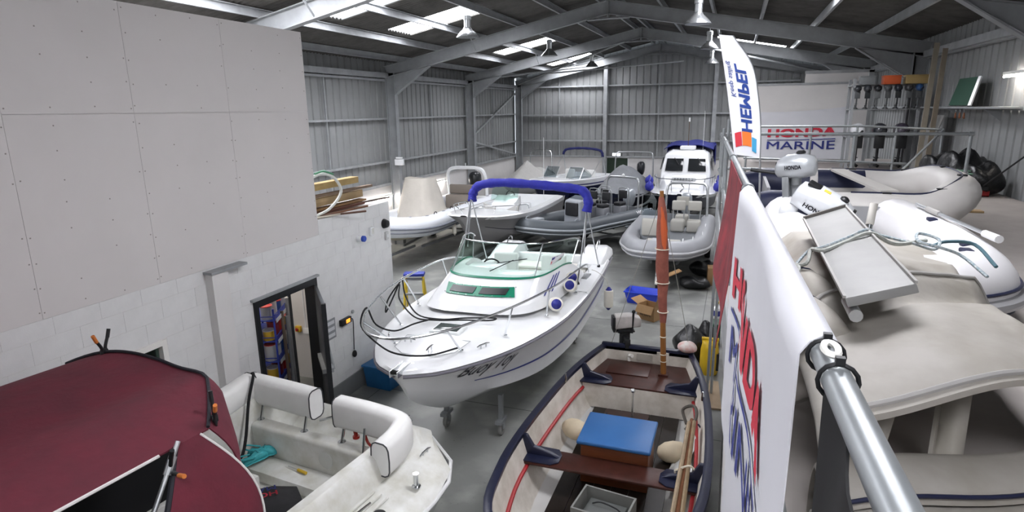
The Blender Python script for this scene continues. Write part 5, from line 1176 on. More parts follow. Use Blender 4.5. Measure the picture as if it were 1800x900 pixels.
MB().tube([hfn(1, i/24) for i in range(25)], .007, 6).build('flag_pole', M_alu, hf)
MB().tube([hfn(1, 0), Vector((.33, 0, 3.4)), Vector((.35, 0, MZ+.01))], .012, 8).build('pole_foot', M_alu, hf)
hb_ = mat('hempel_blue', '#23418f', .6)
def hm(u0, u1, v0, v1): return lambda u, v: hfn(u0+(u1-u0)*v, v0+(v1-v0)*u, .008)
text('flag_lettering', 'HEMPEL', hb_, hm(.36, .72, .2, .73), hf, bold=.03, cuts=1)
text('flag_lettering', 'Keep sailing', hb_, hm(.08, .28, .46, .74), hf)
for c, u0, u1 in (('#cf3340', .1, .34), ('#e8762c', .36, .68), ('#3d9cc9', .70, .86)):
    MB().grid(lambda u, v: hfn(u0+(u1-u0)*u, .05+.115*v+.035*math.sin((u0+(u1-u0)*u)*3.2)-.03*(u0 > .6), .008), 6, 2).build('flag_logo', mat('logo_'+c[1:], c, .6), hf)
# ---- white board wall with the second banner
pw = MB().box(.5, 3.32, 19.0, 19.06, MZ, 5.06).box(1.72, 3.3, 19.2, 19.26, MZ, 5.36).build('wall_board', M_white_wall, smooth=0); struct(pw)
for x0, x1, z0, z1, y in ((3.28, 3.36, MZ, 5.1, 18.98), (.46, 3.36, 5.04, 5.1, 18.98), (3.26, 3.38, MZ, 5.4, 19.18), (1.7, 3.38, 5.34, 5.42, 19.18)): MB().box(x0, x1, y, y+.06, z0, z1).build('board_frame', M_steel, pw)
b2 = thing('banner', 'white HONDA MARINE banner hung on the white board wall', 'banner', (0, 18.93, 0))
def ban2(u, v, out=0): return Vector((.58+2.3*u, .02*math.sin(7*u+5*v)*math.sin(3.1*v)-out, MZ+.1+(1.28+.14*u)*v-.05*math.sin(3.1*u)*v))
MB().sheet(lambda u, v: ban2(u, v), 24, 14, .004, (0,1,0)).build('banner_cloth', M_ban, b2, smooth=70)
text('banner_lettering', 'HONDA', M_red, lambda u, v: ban2(.12+.75*u, .46+.18*v, .03), b2, bold=.045, spacing=1.05, cuts=2)
text('banner_lettering', 'MARINE', M_blueprint, lambda u, v: ban2(.12+.75*u,   .2+.17*v, .03), b2, bold=.008, cuts=2)
MB().grid(lambda u, v: ban2(.12+.75*u, .395+.015*v, .03), 8, 1).build('banner_rule', M_blueprint, b2)
for u in (0, 1): MB().ball(ban2(u, 1, .01), .02).build('eyelet', M_ss, b2)
# ---- grey inflatable dinghy with navy ends
gd = thing('inflatable_dinghy', 'grey inflatable dinghy with navy tube ends beside the stair rail', 'dinghy', (0, 0, 0))
M_pv = mat('pale_pvc', '#cdcac6', .5, var=.05); M_pvn = mat('navy_pvc', '#1f2440', .5); M_pvg = mat('grey_pvc', '#a9a7a4', .55)
def gz(y): return 3.27+.07*(y-8.2)
gp = [(.4, 9.85), (.8, 9.85), (1.6, 9.85), (2.15, 9.78), (2.5, 9.5), (2.64, 9.0), (2.5, 8.5), (2.15, 8.22), (1.6, 8.15), (.8, 8.15), (.4, 8.15)]
GP = catmull([(x, y, gz(y)+(.12 if x > 2.4 else 0)) for x, y in gp], 6)
MB().tube(GP[8:-8], .22, 18, caps=False).build('tube', M_pv, gd, smooth=60)
for a in (GP[:9], GP[-9:][::-1]): MB().tube([a[0]-Vector((.25, 0, 0))]+a, [.14]+[.21]+[.222]*(len(a)-1), 18).build('tube_end', M_pvn, gd, smooth=60)
MB().tube([p+Vector((0, 0, .222)) for p in GP[10:-10]], .012, 6).build('grab_line', M_pvn, gd)
for i in range(12, len(GP)-10, 7): MB().obox(GP[i]+Vector((0, 0, .222)), (.09, .07, .02)).build('line_patch', M_black, gd)
MB().prism([(.45, 8.3, 3.04), (2.4, 8.4, 3.06), (2.4, 9.6, 3.12), (.45, 9.7, 3.14)], (0, 0, .03)).build('floor_skin', M_pvg, gd)
MB().box(.42, .46, 8.3, 9.7, 3.05, 3.5).build('transom', mat('grey_transom', '#8f9092', .5), gd)
MB().bar((1.4, 9.85, 3.6), (1.75, 8.2, 3.5), .2, .025).build('thwart', mat('pale_thwart', '#c9c6c0', .5), gd)
MB().sheet(lambda u, v: Vector((1.15+.6*u, 9.85-.226*math.sin(R(20+75*v)), gz(9.85)+.226*math.cos(R(20+75*v)))), 6, 6, .004).build('navy_patch', M_pvn, gd)
MB().sheet(lambda u, v: Vector((.62+.35*u, 8.15-.226*math.sin(R(10+75*v)), gz(8.15)+.226*math.cos(R(10+75*v)))), 6, 6, .004).build('navy_patch', M_pvn, gd)
MB().box(.4, 2.45, 8.2, 9.8, MZ, MZ+.09).build('pallet_deck', M_wood, gd)
# ---- white inflatable with grey strakes, bow to the right foreground
wd = thing('inflatable_dinghy', 'white inflatable dinghy with navy-lined grey strake, bow at right', 'dinghy', (0, 0, 0))
wp = [(.62, 7.6), (.6, 7.0), (.58, 6.2), (.62, 5.3), (.8, 4.72), (1.14, 4.42), (1.48, 4.6), (1.7, 5.2), (1.76, 6.0), (1.74, 6.9), (1.7, 7.6)]
WP = catmull([(x, y, 3.24+(.06 if y < 5.0 else 0)) for x, y in wp], 6)
M_wt = mat('white_pvc_tube', '#e2e1e2', .35)
MB().tube([WP[0]+Vector((0, .25, 0))]+WP+[WP[-1]+Vector((0, .25, 0))], [.1]+[.26]*len(WP)+[.1], 20).build('tube', M_wt, wd, smooth=60)
n = len(WP); ctr = Vector((1.15, 6.2, 0))
def ring_off(dz, r=.262):
    Q = []
    for i in range(n):
        d = WP[min(n-1, i+1)]-WP[max(0, i-1)]; nn = Vector((d.y, -d.x, 0)).normalized()
        if nn.dot(WP[i]-ctr) < 0: nn = -nn
        Q.append(WP[i]+nn*math.sqrt(r*r-dz*dz)+Vector((0, 0, dz)))
    return Q
MB().tube(ring_off(-.02), .045, 10).build('rub_strake', mat('strake_silver', '#a8a8aa', .4), wd)
for dz in (.06, -.1): MB().tube(ring_off(dz), .012, 6).build('strake_line', M_pvn, wd)
for i in (38, 42, 50): MB().obox(WP[i]+Vector((-.06, 0, .255)), (.07, .1, .03)).build('oar_clip', M_pvn, wd, bev=.01)
for i in (10, 15): MB().obox(WP[i]+Vector((.08, 0, .255)), (.07, .1, .03)).build('oar_clip', M_pvn, wd, bev=.01)
MB().tube(catmull([(1.14, 4.16, 3.1), (1.27, 4.04, 3.08), (1.37, 4.16, 3.12)], 4), .008, 6).build('bow_ring', M_ss, wd)
MB().prism([(.62, 7.5, 3.02), (.66, 5.2, 3.02), (1.12, 4.55, 3.05), (1.66, 5.2, 3.02), (1.7, 7.5, 3.02)], (0, 0, .03)).build('floor_skin', M_pvg, wd)
MB().box(.62, 1.66, 7.45, 7.5, 3.0, 3.42).build('transom', mat('grey_transom', '#8f9092', .5), wd)
t = thing('oar', 'aluminium oar with white tip lying on the white inflatable tube', 'oar')
MB().tube([(1.74, 7.0, 3.53), (1.84, 5.5, 3.53)], .016, 8).build('shaft', M_alu, t); MB().tube([(1.84, 5.5, 3.53), (1.86, 5.28, 3.53)], [.028, .03], 10).build('grip', mat('white_grip', '#dadada', .5), t); MB().tube([(1.76, 6.7, 3.53), (1.78, 6.4, 3.53)], .026, 8).build('oar_sleeve', M_pvg, t)
# ---- two silver outboards
t = thing('outboard_motor', 'small silver outboard with black recoil top, upright beside the navy tube end', 'outboard motor', (.66, 7.55, 3.83)); t.rotation_euler = (0, R(6), R(165))
c = outboard(t, mat('honda_silver', '#b4b8bb', .3, .35), mat('leg_silver', '#85888a', .4, .4), 1.0, None)
text('cowl_lettering', 'HONDA', M_ink, lambda u, v: Vector((-.06+.17*(1-u)-.12*0-.02, .136, -.02+.045*v)), c, bold=.03)
MB().lathe([(.05, 0), (.05, .02), (.03, .035)], (-.06, 0, .145), (0,0,1), 14).build('recoil_cap', M_black, c)
MB().box(.1, .2, -.06, .06, -.02, .07).build('front_panel', M_black, c, bev=.015)
t = thing('outboard_motor', 'larger white and silver outboard lying on its side in front of the small one', 'outboard motor', (.83, 6.45, 3.56)); t.rotation_euler = (R(15), R(28), R(-12)); t.scale = (.92, .92, .92)
mw_ = mat('honda_white', '#d6d9dc', .25, .1)
rings = [[(x, w_*math.copysign(abs(math.cos(a))**.7, math.cos(a)), z+h*math.copysign(abs(math.sin(a))**.7, math.sin(a))) for a in [2*math.pi*k/18 for k in range(18)]] for x, w_, z, h in ((-.3, .06, 0, .06), (-.28, .14, 0, .12), (-.1, .17, .02, .15), (.15, .16, .02, .15), (.27, .12, 0, .12), (.3, .06, 0, .06))]
c = MB().loft(rings, True, True, True).build('cowl', mw_, t, smooth=55)
text('cowl_lettering', 'HONDA', M_ink, lambda u, v: Vector((-.16+.28*u, -.176, -.03+.05*v)), c, bold=.03)
MB().box(-.24, -.1, -.06, .06, .14, .175).build('carry_recess', M_black, c, bev=.015); MB().lathe([(.045, 0), (.045, .02), (.025, .035)], (.14, 0, .165), (0,0,1), 14).build('recoil_cap', M_black, c); MB().box(.22, .3, -.05, .05, .05, .12).build('front_panel', M_black, c, bev=.01); MB().box(-.07, .0, -.05, .0, .166, .174).build('warning_label', mat('yellow_label', '#d7c04a', .5), c)
MB().loft([[(x*.95, w_*.95*math.cos(a), -.13+.05*math.sin(a)) for a in [2*math.pi*k/14 for k in range(14)]] for x, w_ in ((-.27, .08), (-.1, .15), (.15, .15), (.27, .08))], True, True, True).build('lower_pan', M_navy, t, smooth=50)
MB().ball((-.24, -.08, -.2), .1, .1, .12).build('tank', mat('pale_tank', '#c4c6c8', .4), t)
MB().box(-.1, .06, -.04, .04, -.6, -.16).build('leg', M_navy, t, bev=.02)
# ---- folded beige tender with its floor board in the foreground
ft = thing('folded_tender', 'folded beige inflatable tender piled in the right foreground', 'inflatable boat')
M_bei = mat('beige_hypalon', '#aaa69f', .65, 0, var=.14, scale=3, col2='#989389', bump=.15, bscale=9)
def drape(u, v):
    # u: left to right, v: far to near
    x = .34+(1.14-.06*v)*u; y = 5.3-3.2*v+.62*u*v
    z = 3.51+.12*math.exp(-((u-.42)/.3)**2)*math.exp(-((v-.35)/.35)**2)+.02*math.sin(7*u+1)*math.sin(5*v+.6)+.012*math.sin(15*v+4*u)
    z += .06*math.exp(-((v-.66+.14*u)/.035)**2)-.05*math.exp(-((v-.72+.14*u)/.03)**2)+.03*math.exp(-((u-.55-.3*v)/.05)**2)*math.exp(-((v-.8)/.1)**2)
    z += .07*math.exp(-((u-.62)/.3)**2)*max(0, (v-.7)/.3)
    z -= 3.2*max(0, u-.84)**1.3+.9*max(0, .12-u)
    z += .018*abs(math.sin(9*u+5*v))*math.exp(-((v-.84)/.1)**2)+.03*math.exp(-((v-.5+.12*u)/.018)**2)*max(0, u-.45)*2+.03*math.exp(-((v-.42-.2*u)/.02)**2)*max(0, u-.5)
    z -= .25*max(0, .12-v)
    if v > .95: z -= (v-.95)*.8
    return (x, y, z)
MB().sheet(drape, 44, 70, -.025, (0,0,1)).build('top_fold', M_bei, ft, smooth=70)
def fold(x0, x1, y, z, depth, amp, th, back):
    """a rolled lip of cloth: rises over its front edge and falls away behind"""
    def f(u, v):
        a = v*math.pi*1.15
        yy = y+.62*u+depth*(1-math.cos(a))/2; zz = z+amp*math.sin(3.1*u+.5)+.015*math.sin(11*u)+.06*math.sin(a)-(back*max(0, v-.6))
        return Vector((x0+(x1-x0)*u, yy, zz))
    return MB().sheet(f, 26, 14, -th, (0,0,1))
fold(.36, 1.75, 2.06, 3.14, .3, .025, .02, .5).build('middle_fold', M_bei, ft, smooth=70)
fold(.34, 1.75, 1.9, 3.05, .3, .02, .02, .3).build('lower_fold', M_bei, ft, smooth=70)
fold(.34, 1.0, 1.6, 3.0, .4, .02, .02, .1).build('bottom_fold', M_bei, ft, smooth=70)
MB().sheet(lambda u, v: Vector((.36+.75*u, 3.2+.4*u+1.7*v, 3.0+.05*math.sin(6*v+5*u))), 16, 16, -.02, (0,0,1)).build('under_layer', M_bei, ft, smooth=70)
MB().tube([(.36+1.39*i/20, 2.065+.62*i/20-.012, 3.16+.025*math.sin(3.1*i/20+.5)+.015*math.sin(11*i/20)) for i in range(21)], .008, 6).build('fold_piping', M_pvn, ft)
MB().tube([(.34+1.41*i/20, 1.9+.62*i/20-.012, 3.065+.02*math.sin(3.1*i/20+.5)+.015*math.sin(11*i/20)) for i in range(21)], .007, 6).build('fold_piping', M_pvn, ft)
def gus(x0, y0, x1, y1, zt):
    return MB().sheet(lambda u, v: Vector((x0+(x1-x0)*v+.1*(u-.5), y0+(y1-y0)*v+.03*math.sin(6*u), 3.08+(zt-3.08)*v**1.3+.02*math.sin(5*u))), 6, 10, .015)
gus(.46, 2.26, .6, 2.5, 3.5).build('fold_gusset', M_bei, ft, smooth=70); gus(.84, 2.55, .9, 2.75, 3.5).build('fold_gusset', M_bei, ft, smooth=70)
MB().lathe([(.2, 0), (.19, .02), (.16, .03)], (1.05, 2.1, 3.0), (0, -.35, 1), 22).build('valve_ring', M_pvn, ft)
MB().lathe([(.16, .0), (.15, -.05)], (1.05, 2.1, 3.03), (0, -.35, 1), 22).build('valve_well', M_black, ft)
for k, (x, y, a) in enumerate(((.4, 3.7, 0), (.36, 3.15, .3))):
    rg = MB().tube(catmull([(x-.1, y+.25, 3.36), (x-.02, y+.1, 3.48), (x+.05, y-.1, 3.5), (x+.12, y-.28, 3.44)], 5), [.06]+[.1]*14+[.07], 14).build('rolled_end', M_bei, ft, smooth=70)
    MB().tube([Vector((x+.0+.112*math.cos(q), y+.0+.02*math.cos(q), 3.49+.112*math.sin(q))) for q in [2*math.pi*i/16 for i in range(16)]], .01, 6, closed=True).build('stripe', M_pvn, rg)
MB().tube([Vector(drape(.05+.95*i/30, .66-.14*(.05+.95*i/30)))+Vector((0, 0, .008)) for i in range(31)], .009, 6).build('seam', M_pvg, ft)
MB().tube([Vector(drape(.02+.96*i/30, .985))+Vector((0, -.004, .004)) for i in range(31)], .012, 6).build('hem', M_pvg, ft)
bd = thing('floor_board', 'grey aluminium floor board tied on top of the folded beige tender', 'board')
FLc, FRc, NRc, NLc = map(Vector, ((.5, 4.73, 3.71), (.757, 4.73, 3.81), (.775, 2.95, 3.75), (.49, 2.84, 3.69)))
nrm = (FRc-FLc).cross(NLc-FLc).normalized(); nrm = nrm if nrm.z > 0 else -nrm
mb_ = mat('grey_board', '#9d9d9b', .55, .15, var=.1, scale=4)
MB().prism([FLc, FRc, NRc, NLc], nrm*-.045).build('board_panel', mb_, bd, bev=.005)
for a, b in ((FLc, NLc), (FRc, NRc)): MB().bar(a+nrm*.006, b+nrm*.006, .012, .012).build('side_lip', M_pvg, bd)
MB().bar(FLc+nrm*.01, FRc+nrm*.01, .03, .02).build('end_hinge', mat('hinge_grey', '#6d6a66', .6), bd)
e_ = (NLc-FLc).normalized(); MB().rod(NLc-nrm*.075-e_*.2+Vector((.02, 0, 0)), NLc-nrm*.075+e_*.02+Vector((.02, 0, 0)), .028, 12).build('board_tube', M_alu, bd)
def onb(u, v, h=.01): return FLc.lerp(FRc, u).lerp(NLc.lerp(NRc, u), v)+nrm*h
M_rp = mat('blue_white_rope', '#6f8794', .8, var=.4, scale=60, col2='#c9ccca')
o = rope([(.28, 3.6, 3.5), (.36, 3.7, 3.6), (.44, 3.8, 3.68), onb(.02, .52, .015), onb(.3, .5, .014), onb(.6, .47, .014), onb(.98, .44, .015), (.85, 4.1, 3.74), (1.0, 4.0, 3.72), (1.1, 3.95, 3.7), (1.14, 4.05, 3.74), (1.05, 4.1, 3.76), (1.02, 3.95, 3.74), (1.12, 3.9, 3.72), (1.22, 3.9, 3.68), (1.28, 3.7, 3.62)], .009, 'lashing_rope', M_rp); tag(o, 'blue and white rope lashed across the grey floor board', 'rope')
o = rope([(.3, 3.45, 3.5), (.38, 3.6, 3.62), (.35, 3.75, 3.6), (.42, 3.66, 3.64), (.45, 3.75, 3.7), onb(.05, .56, .016), onb(.5, .52, .015), onb(.97, .49, .016), (.9, 3.95, 3.72), (1.08, 4.05, 3.73)], .012, 'lashing_rope', mat('pale_rope', '#b9bcb6', .8, var=.3, scale=50)); tag(o, 'pale braided rope beside the blue one, knotted at the left of the floor board', 'rope')
o = MB().tube(catmull([(1.1, 4.0, 3.71), (1.2, 4.1, 3.72), (1.35, 4.15, 3.7), (1.4, 3.95, 3.62)], 5), .01, 6).build('rope_tail', mat('teal_rope', '#4f6e78', .8)); tag(o, 'teal rope tail with dark end trailing over the white tube', 'rope')
t = thing('tube_handle', 'short white tube with chrome collar standing by the floor board', 'tube'); MB().rod((.86, 4.45, 3.74), (.88, 4.5, 3.87), .024, 12).build('white_sleeve', mat('white_pvc', '#e0ddd6', .4), t); MB().rod((.852, 4.43, 3.66), (.861, 4.452, 3.745), .02, 12).build('chrome_collar', M_ss, t)
# ---- right wall store
lampm = mat('tube_glow', '#fff6ee', .4, emit=TUBE)
def batten(lab, p0, p1, grp='fluorescent battens'):
    t = thing('fluorescent_batten', lab, 'lamp', group=grp); p0, p1 = Vector(p0), Vector(p1); d = (p1-p0).normalized()
    MB().bar(p0, p1, .06, .05).build('housing', mat('batten_white', '#e4e4e0', .5), t)
    MB().rod(p0-Vector((0, 0, .05)), p1-Vector((0, 0, .05)), .019, 10).build('glow_tube', lampm, t)
    for q in (p0+d*.02, p1-d*.02): MB().rod(q-Vector((0, 0, .06)), q-Vector((0, 0, .0)), .016, 8).build('lamp_holder', MATS['batten_white'], t)
batten('glowing fluorescent batten on the right corrugated wall', (XR-.12, 11.6, 4.98), (XR-.12, 13.1, 4.98))
t = thing('green_board', 'green noticeboard standing on the rail of the right wall', 'board', (XR-.14, 14.6, 4.45))
MB().prism([(-.15, -.62, 0), (-.15, .55, 0), (.0, .62, .52), (.0, -.5, .52)], (-.03, 0, .01)).build('green_face', mat('green_baize', '#284b3c', .8), t); MB().bar((-.16, -.62, 0), (-.02, -.5, .53), .05, .04).build('white_edge', M_gel, t)
t = thing('long_shelf', 'grey shelf along the right corrugated wall', 'shelf', (XR-.2, 0, 4.4)); MB().box(-.2, .1, 12.2, 17.5, 0, .03).build('shelf_board', M_steel_d, t)
for y in (13, 15, 17): MB().prism([(-.18, y, 0), (.1, y, 0), (.1, y, -.22)], (0, .02, 0)).build('bracket', M_steel_d, t)
for k in range(3):
    t = thing('coat_hanger', ['wooden hanger below the shelf, nearest the lamp', 'middle wooden hanger below the wall shelf', 'wooden hanger below the shelf, nearest the planks'][k], 'hanger', (XR-.3, 14.2+.25*k, 4.28)); MB().tube([(-.05, -.2, -.06), (0, 0, .03), (.05, .2, -.06)], .014, 6).build('bar', mat('brown_hanger', '#7a4a30', .6), t); MB().tube(catmull([(0, 0, .03), (0, 0, .08), (0, .02, .1), (0, .03, .08)], 3), .004, 5).build('hook', M_ss, t)
for k, (x, y, h, w_, c) in enumerate(((3.9, 15.85, 5.75, .1, '#8f8778'), (3.95, 15.4, 5.6, .09, '#7d7364'))):
    o = MB().bar((x-.1, y-.2, MZ), (x, y, h), w_, .04).build('leaning_plank', mat('plank_%d' % k, c, .75, var=.2)); tag(o, ['longer grey plank leaning against the roof beam at the right wall', 'shorter brown plank leaning behind the longer one at the right wall'][k], 'plank')
rk = thing('outboard_rack', 'grey storage rack behind the white board wall', 'rack', (0, 17, 0))
for x in (2.6, 3.98): 
    for y in (-.05, .6): MB().box(x-.03, x+.03, y-.03, y+.03, MZ, 5.1).build('upright', M_steel_d, rk)
for z in (3.75, 4.4, 4.95): MB().box(2.55, 4.02, -.06, .62, z-.03, z).build('rack_shelf', M_steel_d, rk)
random.seed(3)
cols = ['#2a2c30', '#34373c', '#1f2124', '#4a4d50', '#22262e', '#3a3a3c', '#274a78']
proto_ob = None
desc = ['dark', 'charcoal', 'black', 'grey', 'blue-black', 'smoky', 'blue']
for k in range(7):
    x = 2.66+.21*k
    t = thing('outboard_motor', '%s outboard leg hanging on the upper rack, %s from the white board' % (desc[k], ['first', 'second', 'third', 'fourth', 'fifth', 'sixth', 'seventh'][k]), 'outboard motor', (x, 16.85, 4.86), -90, 'outboards on the rack'); t.scale = (.62, .62, .62)
    outboard(t, mat('old_cowl_%d' % k, cols[k], .35), mat('old_leg_%d' % (k % 3), ['#55585a', '#303336', '#6d7072'][k % 3], .35, .4), 1.0, None)
for k, (x, c, lab) in enumerate(((2.75, '#c9cbce', 'white outboard cowl on the lower rack next to the white board'), (3.2, '#2b2d32', 'black outboard cowl in the middle of the lower rack'), (3.65, '#3a3540', 'dark outboard cowl at the right of the lower rack'))):
    t = thing('outboard_motor', lab, 'outboard motor', (x, 16.75, 3.9), -90, 'outboards on the lower rack'); outboard(t, mat('low_cowl_%d' % k, c, .25), M_black, 1.15, None)
for k, (x, z, sx, c, lab) in enumerate(((3.35, 4.95, .35, '#c0562a', 'orange box on top of the outboard rack'), (3.85, 4.95, .45, '#a58d5c', 'tan wooden box on top of the rack by the beam'), (2.85, 4.95, .3, '#75787a', 'grey case on top of the outboard rack'))):
    t = thing('storage_box', lab, 'box', (x, 16.95, z)); m_ = mat('boxm_%d' % k, c, .6); MB().box(-sx/2, sx/2, -.15, .15, 0, .18).build('box_body', m_, t, bev=.01); MB().box(-sx/2-.01, sx/2+.01, -.16, .16, .18, .2).build('box_lid', m_, t, bev=.005)
t = thing('fish_crate', 'red plastic crate holding green netting by the right wall', 'crate', (3.75, 12.6, MZ)); mr_ = mat('red_crate', '#a52a2a', .5)
MB().box(-.35, .35, -.25, .25, 0, .02).box(-.35, -.32, -.25, .25, 0, .28).box(.32, .35, -.25, .25, 0, .28).box(-.32, .32, -.25, -.22, 0, .28).box(-.32, .32, .22, .25, 0, .28).build('crate_body', mr_, t)
random.seed(11)
nm = MB()
for k in range(9): 
    P = [(random.uniform(-.4, .4), random.uniform(-.25, .3), .28+random.uniform(0, .14)) for _ in range(8)]; nm.tube(catmull(P, 4), .016, 5)
o = nm.build('fishing_net', mat('green_net', '#6f8f7d', .9)); o.location = (3.7, 12.65, MZ); tag(o, 'heap of pale green fishing net on the red crate', 'net', kind='stuff')
for k, (x, y, r, lab) in enumerate(((4.0, 13.5, .42, 'large black bin bag slumped against the right wall'), (4.05, 12.6, .33, 'smaller black bin bag in front of the large one'), (3.8, 14.1, .36, 'black bag behind the red crate'))):
    m = MB(); m.ball((0, 0, r*.8), r, r*.9, r*.85, seg=20, rings=14); random.seed(k)
    m.v = [(a*(1+.12*math.sin(9*a+7*b+5*c_)), b*(1+.1*math.sin(8*c_+6*a)), max(0, c_*(1+.1*math.sin(7*a*3+4*b)))) for a, b, c_ in m.v]
    o = m.build('bin_bag', mat('black_polythene', '#121315', .35, bump=.6, bscale=14), smooth=80); o.location = (x, y, MZ); tag(o, lab, 'bag', 'black bags by the right wall')
t = thing('deck_brush', 'thin dark pole leaning across the black bags', 'brush'); MB().tube([(3.95, 12.2, 3.15), (4.3, 11.4, 3.85)], .014, 6).build('pole', M_black, t); MB().obox((3.93, 12.25, 3.1), (.2, .08, .05)).build('brush_head', M_black, t)
t = thing('ply_sheet', 'grey plywood sheet leaning behind the rack by the planks', 'board', (3.95, 16.0, MZ)); MB().prism([(-.1, -.3, 0), (-.1, .5, 0), (.25, .5, 1.3), (.25, -.3, 1.3)], (-.02, 0, 0)).build('sheet_body', mat('grey_ply', '#7c7c7a', .8), t)
# ================================================================ STORE DOORWAY
M_dkfr = mat('black_frame', '#1d1f22', .5)
fr2 = MB().box(PX-.15, PX+.03, 5.86, 5.93, 0, 2.16).build('door_2', M_dkfr); struct(fr2)
MB().box(PX-.15, PX+.03, 7.05, 7.12, 0, 2.16).build('jamb', M_dkfr, fr2); MB().box(PX-.15, PX+.03, 5.93, 7.05, 2.06, 2.16).build('head', M_dkfr, fr2); MB().box(PX-.02, PX+.05, 5.82, 7.16, 2.16, 2.19).build('drip', M_steel, fr2)
h0 = Vector((-5.62, 7.05, 0)); hd = Vector((.68, -.73, 0)).normalized(); hn = Vector((hd.y, -hd.x, 0))
M_leaf = mat('steel_door_leaf', '#62666a', .4, .4, var=.25, scale=3)
lf = MB().bar(h0+hd*.02+Vector((0,0,1.03)), h0+hd*.98+Vector((0,0,1.03)), .045, 2.04).build('leaf', M_leaf, fr2, bev=.004)
MB().bar(h0+hd*.95+Vector((0,0,1.03)), h0+hd*1.0+Vector((0,0,1.03)), .06, 2.05).build('leaf_edge', M_dkfr, lf)
for sg in (1, -1): MB().bar(h0+hd*.2+hn*(.05*sg)+Vector((0,0,1.05)), h0+hd*.85+hn*(.05*sg)+Vector((0,0,1.05)), .05, .06).build('push_bar', M_steel, lf)
MB().rod(h0+hd*.5-hn*.03+Vector((0, 0, 1.5)), h0+hd*.7-hn*.09+Vector((0, 0, 1.0)), .02, 8).build('stay_arm', M_steel, lf)
# store room inside: end wall, and an unseen lamp added to brighten it
sw = MB().box(XL+.2, PX-.15, 8.05, 8.12, 0, 2.85).build('wall_store', M_white_wall); struct(sw)
batten('added unseen batten lighting the paint store behind the doorway', (-7.0, 7.7, 2.75), (-7.0, 6.2, 2.75), 'added store lamps')
t = thing('paint_trolley', 'blue wire trolley of paint tins just inside the store doorway', 'trolley', (-6.5, 6.98, 0), 25)
mbl = mat('blue_wire', '#2d3f9a', .4)
for x in (-.22, .22):
    for y in (-.42, .42): MB().rod((x, y, .05), (x, y, 1.75), .015, 8).build('upright', mbl, t); 
for z in (.3, .62, .94, 1.26, 1.58): 
    MB().box(-.24, .24, -.44, .44, z-.012, z).build('tray', mbl, t)
    MB().tube([(.24, -.44, z+.08), (.24, .44, z+.08)], .008, 6).build('tray_rail', mbl, t); MB().tube([(-.24, -.44, z+.06), (.24, -.44, z+.06)], .008, 6).build('tray_rail', mbl, t)
    MB().box(.246, .252, -.4, .4, z-.05, z+.01).build('price_strip', mat('price_strip', '#cfd3d8', .5), t)
random.seed(5)
TW = fm(-6.5, 6.98, 25); tier = ['bottom', 'second', 'middle', 'fourth', 'top']; pos = ['nearest the jamb', 'second along', 'third along', 'furthest in']
cc = [('silver', '#b9bcc0'), ('red', '#b5322f'), ('white', '#dcdcd8'), ('yellow', '#c9a437'), ('blue', '#35589c'), ('maroon', '#7c2a35')]
for i, z in enumerate((.3, .62, .94, 1.26, 1.58)):
    for j in range(4):
        c = cc[(i*3+j*2) % 6]; h = .14+.05*((i+j) % 3); r = .085
        t = thing('paint_tin', '%s paint tin on the %s trolley tray, %s' % (c[0], tier[i], pos[j]), 'tin', group='paint tins on the trolley'); t.matrix_world = TW @ Matrix.Translation((.1, -.33+.22*j, z))
        MB().lathe([(r, 0), (r, h)], seg=16).build('tin_body', mat('tin_'+c[0], c[1], .35, .2), t)
        MB().lathe([(r+.004, h), (r+.004, h+.012), (r-.015, h+.012), (r-.02, h+.006)], seg=16).build('lid', mat('tin_lid_%d' % ((i+j) % 2), ['#c43a33', '#c6c8ca'][(i+j) % 2], .3, .4), t)
for k, (x, y, r, c) in enumerate(((-6.12, 6.98, .03, '#8a8d90'), (-6.1, 6.86, .025, '#6f6257'), (-6.2, 7.12, .045, '#a2a5a7'), (-6.05, 7.0, .02, '#3a3c3e'))):
    o = MB().tube([(x, y, .0), (x-.12, y+.12, 1.5+.12*k)], r, 10).build('leaning_pipe', mat('pipe_%d' % k, c, .5, .3)); tag(o, ['grey plastic pipe', 'thin brown wooden pole', 'wide silver duct', 'dark rubber pipe'][k]+' leaning inside the store doorway', 'pipe')
t = thing('emergency_stop', 'yellow switch box with red button inside the store', 'switch', (-6.83, 8.05, .9)); MB().box(-.05, .05, -.06, 0, -.05, .05).build('switch_box', mat('yellow_box', '#d1a931', .5), t, bev=.006); MB().lathe([(.025, 0), (.03, .02), (.02, .03)], (0, -.06, 0), (0,-1,0), 12).build('red_button', mat('red_button', '#b3241f', .4), t)
t = thing('socket_box', 'white double socket beside the yellow switch in the store', 'socket', (-6.64, 8.05, .88)); MB().box(-.09, .09, -.04, 0, -.05, .05).build('socket_plate', M_gel, t, bev=.006); MB().rod((-.05, -.01, .05), (-.05, -.01, 1.6), .012, 8).build('conduit', M_gel, t)
# things seen through the store window
t = thing('store_shelf', 'wooden shelf of clutter seen through the small store window', 'shelf', (-6.6, 3.9, 0)); 
for z in (1.3, 1.7): MB().box(-.2, .2, -.6, .6, z-.02, z).build('shelf_board', M_wood, t)
for y in (-.58, .58): MB().box(-.2, .2, y-.02, y+.02, 0, 2.2).build('shelf_side', M_wood, t)
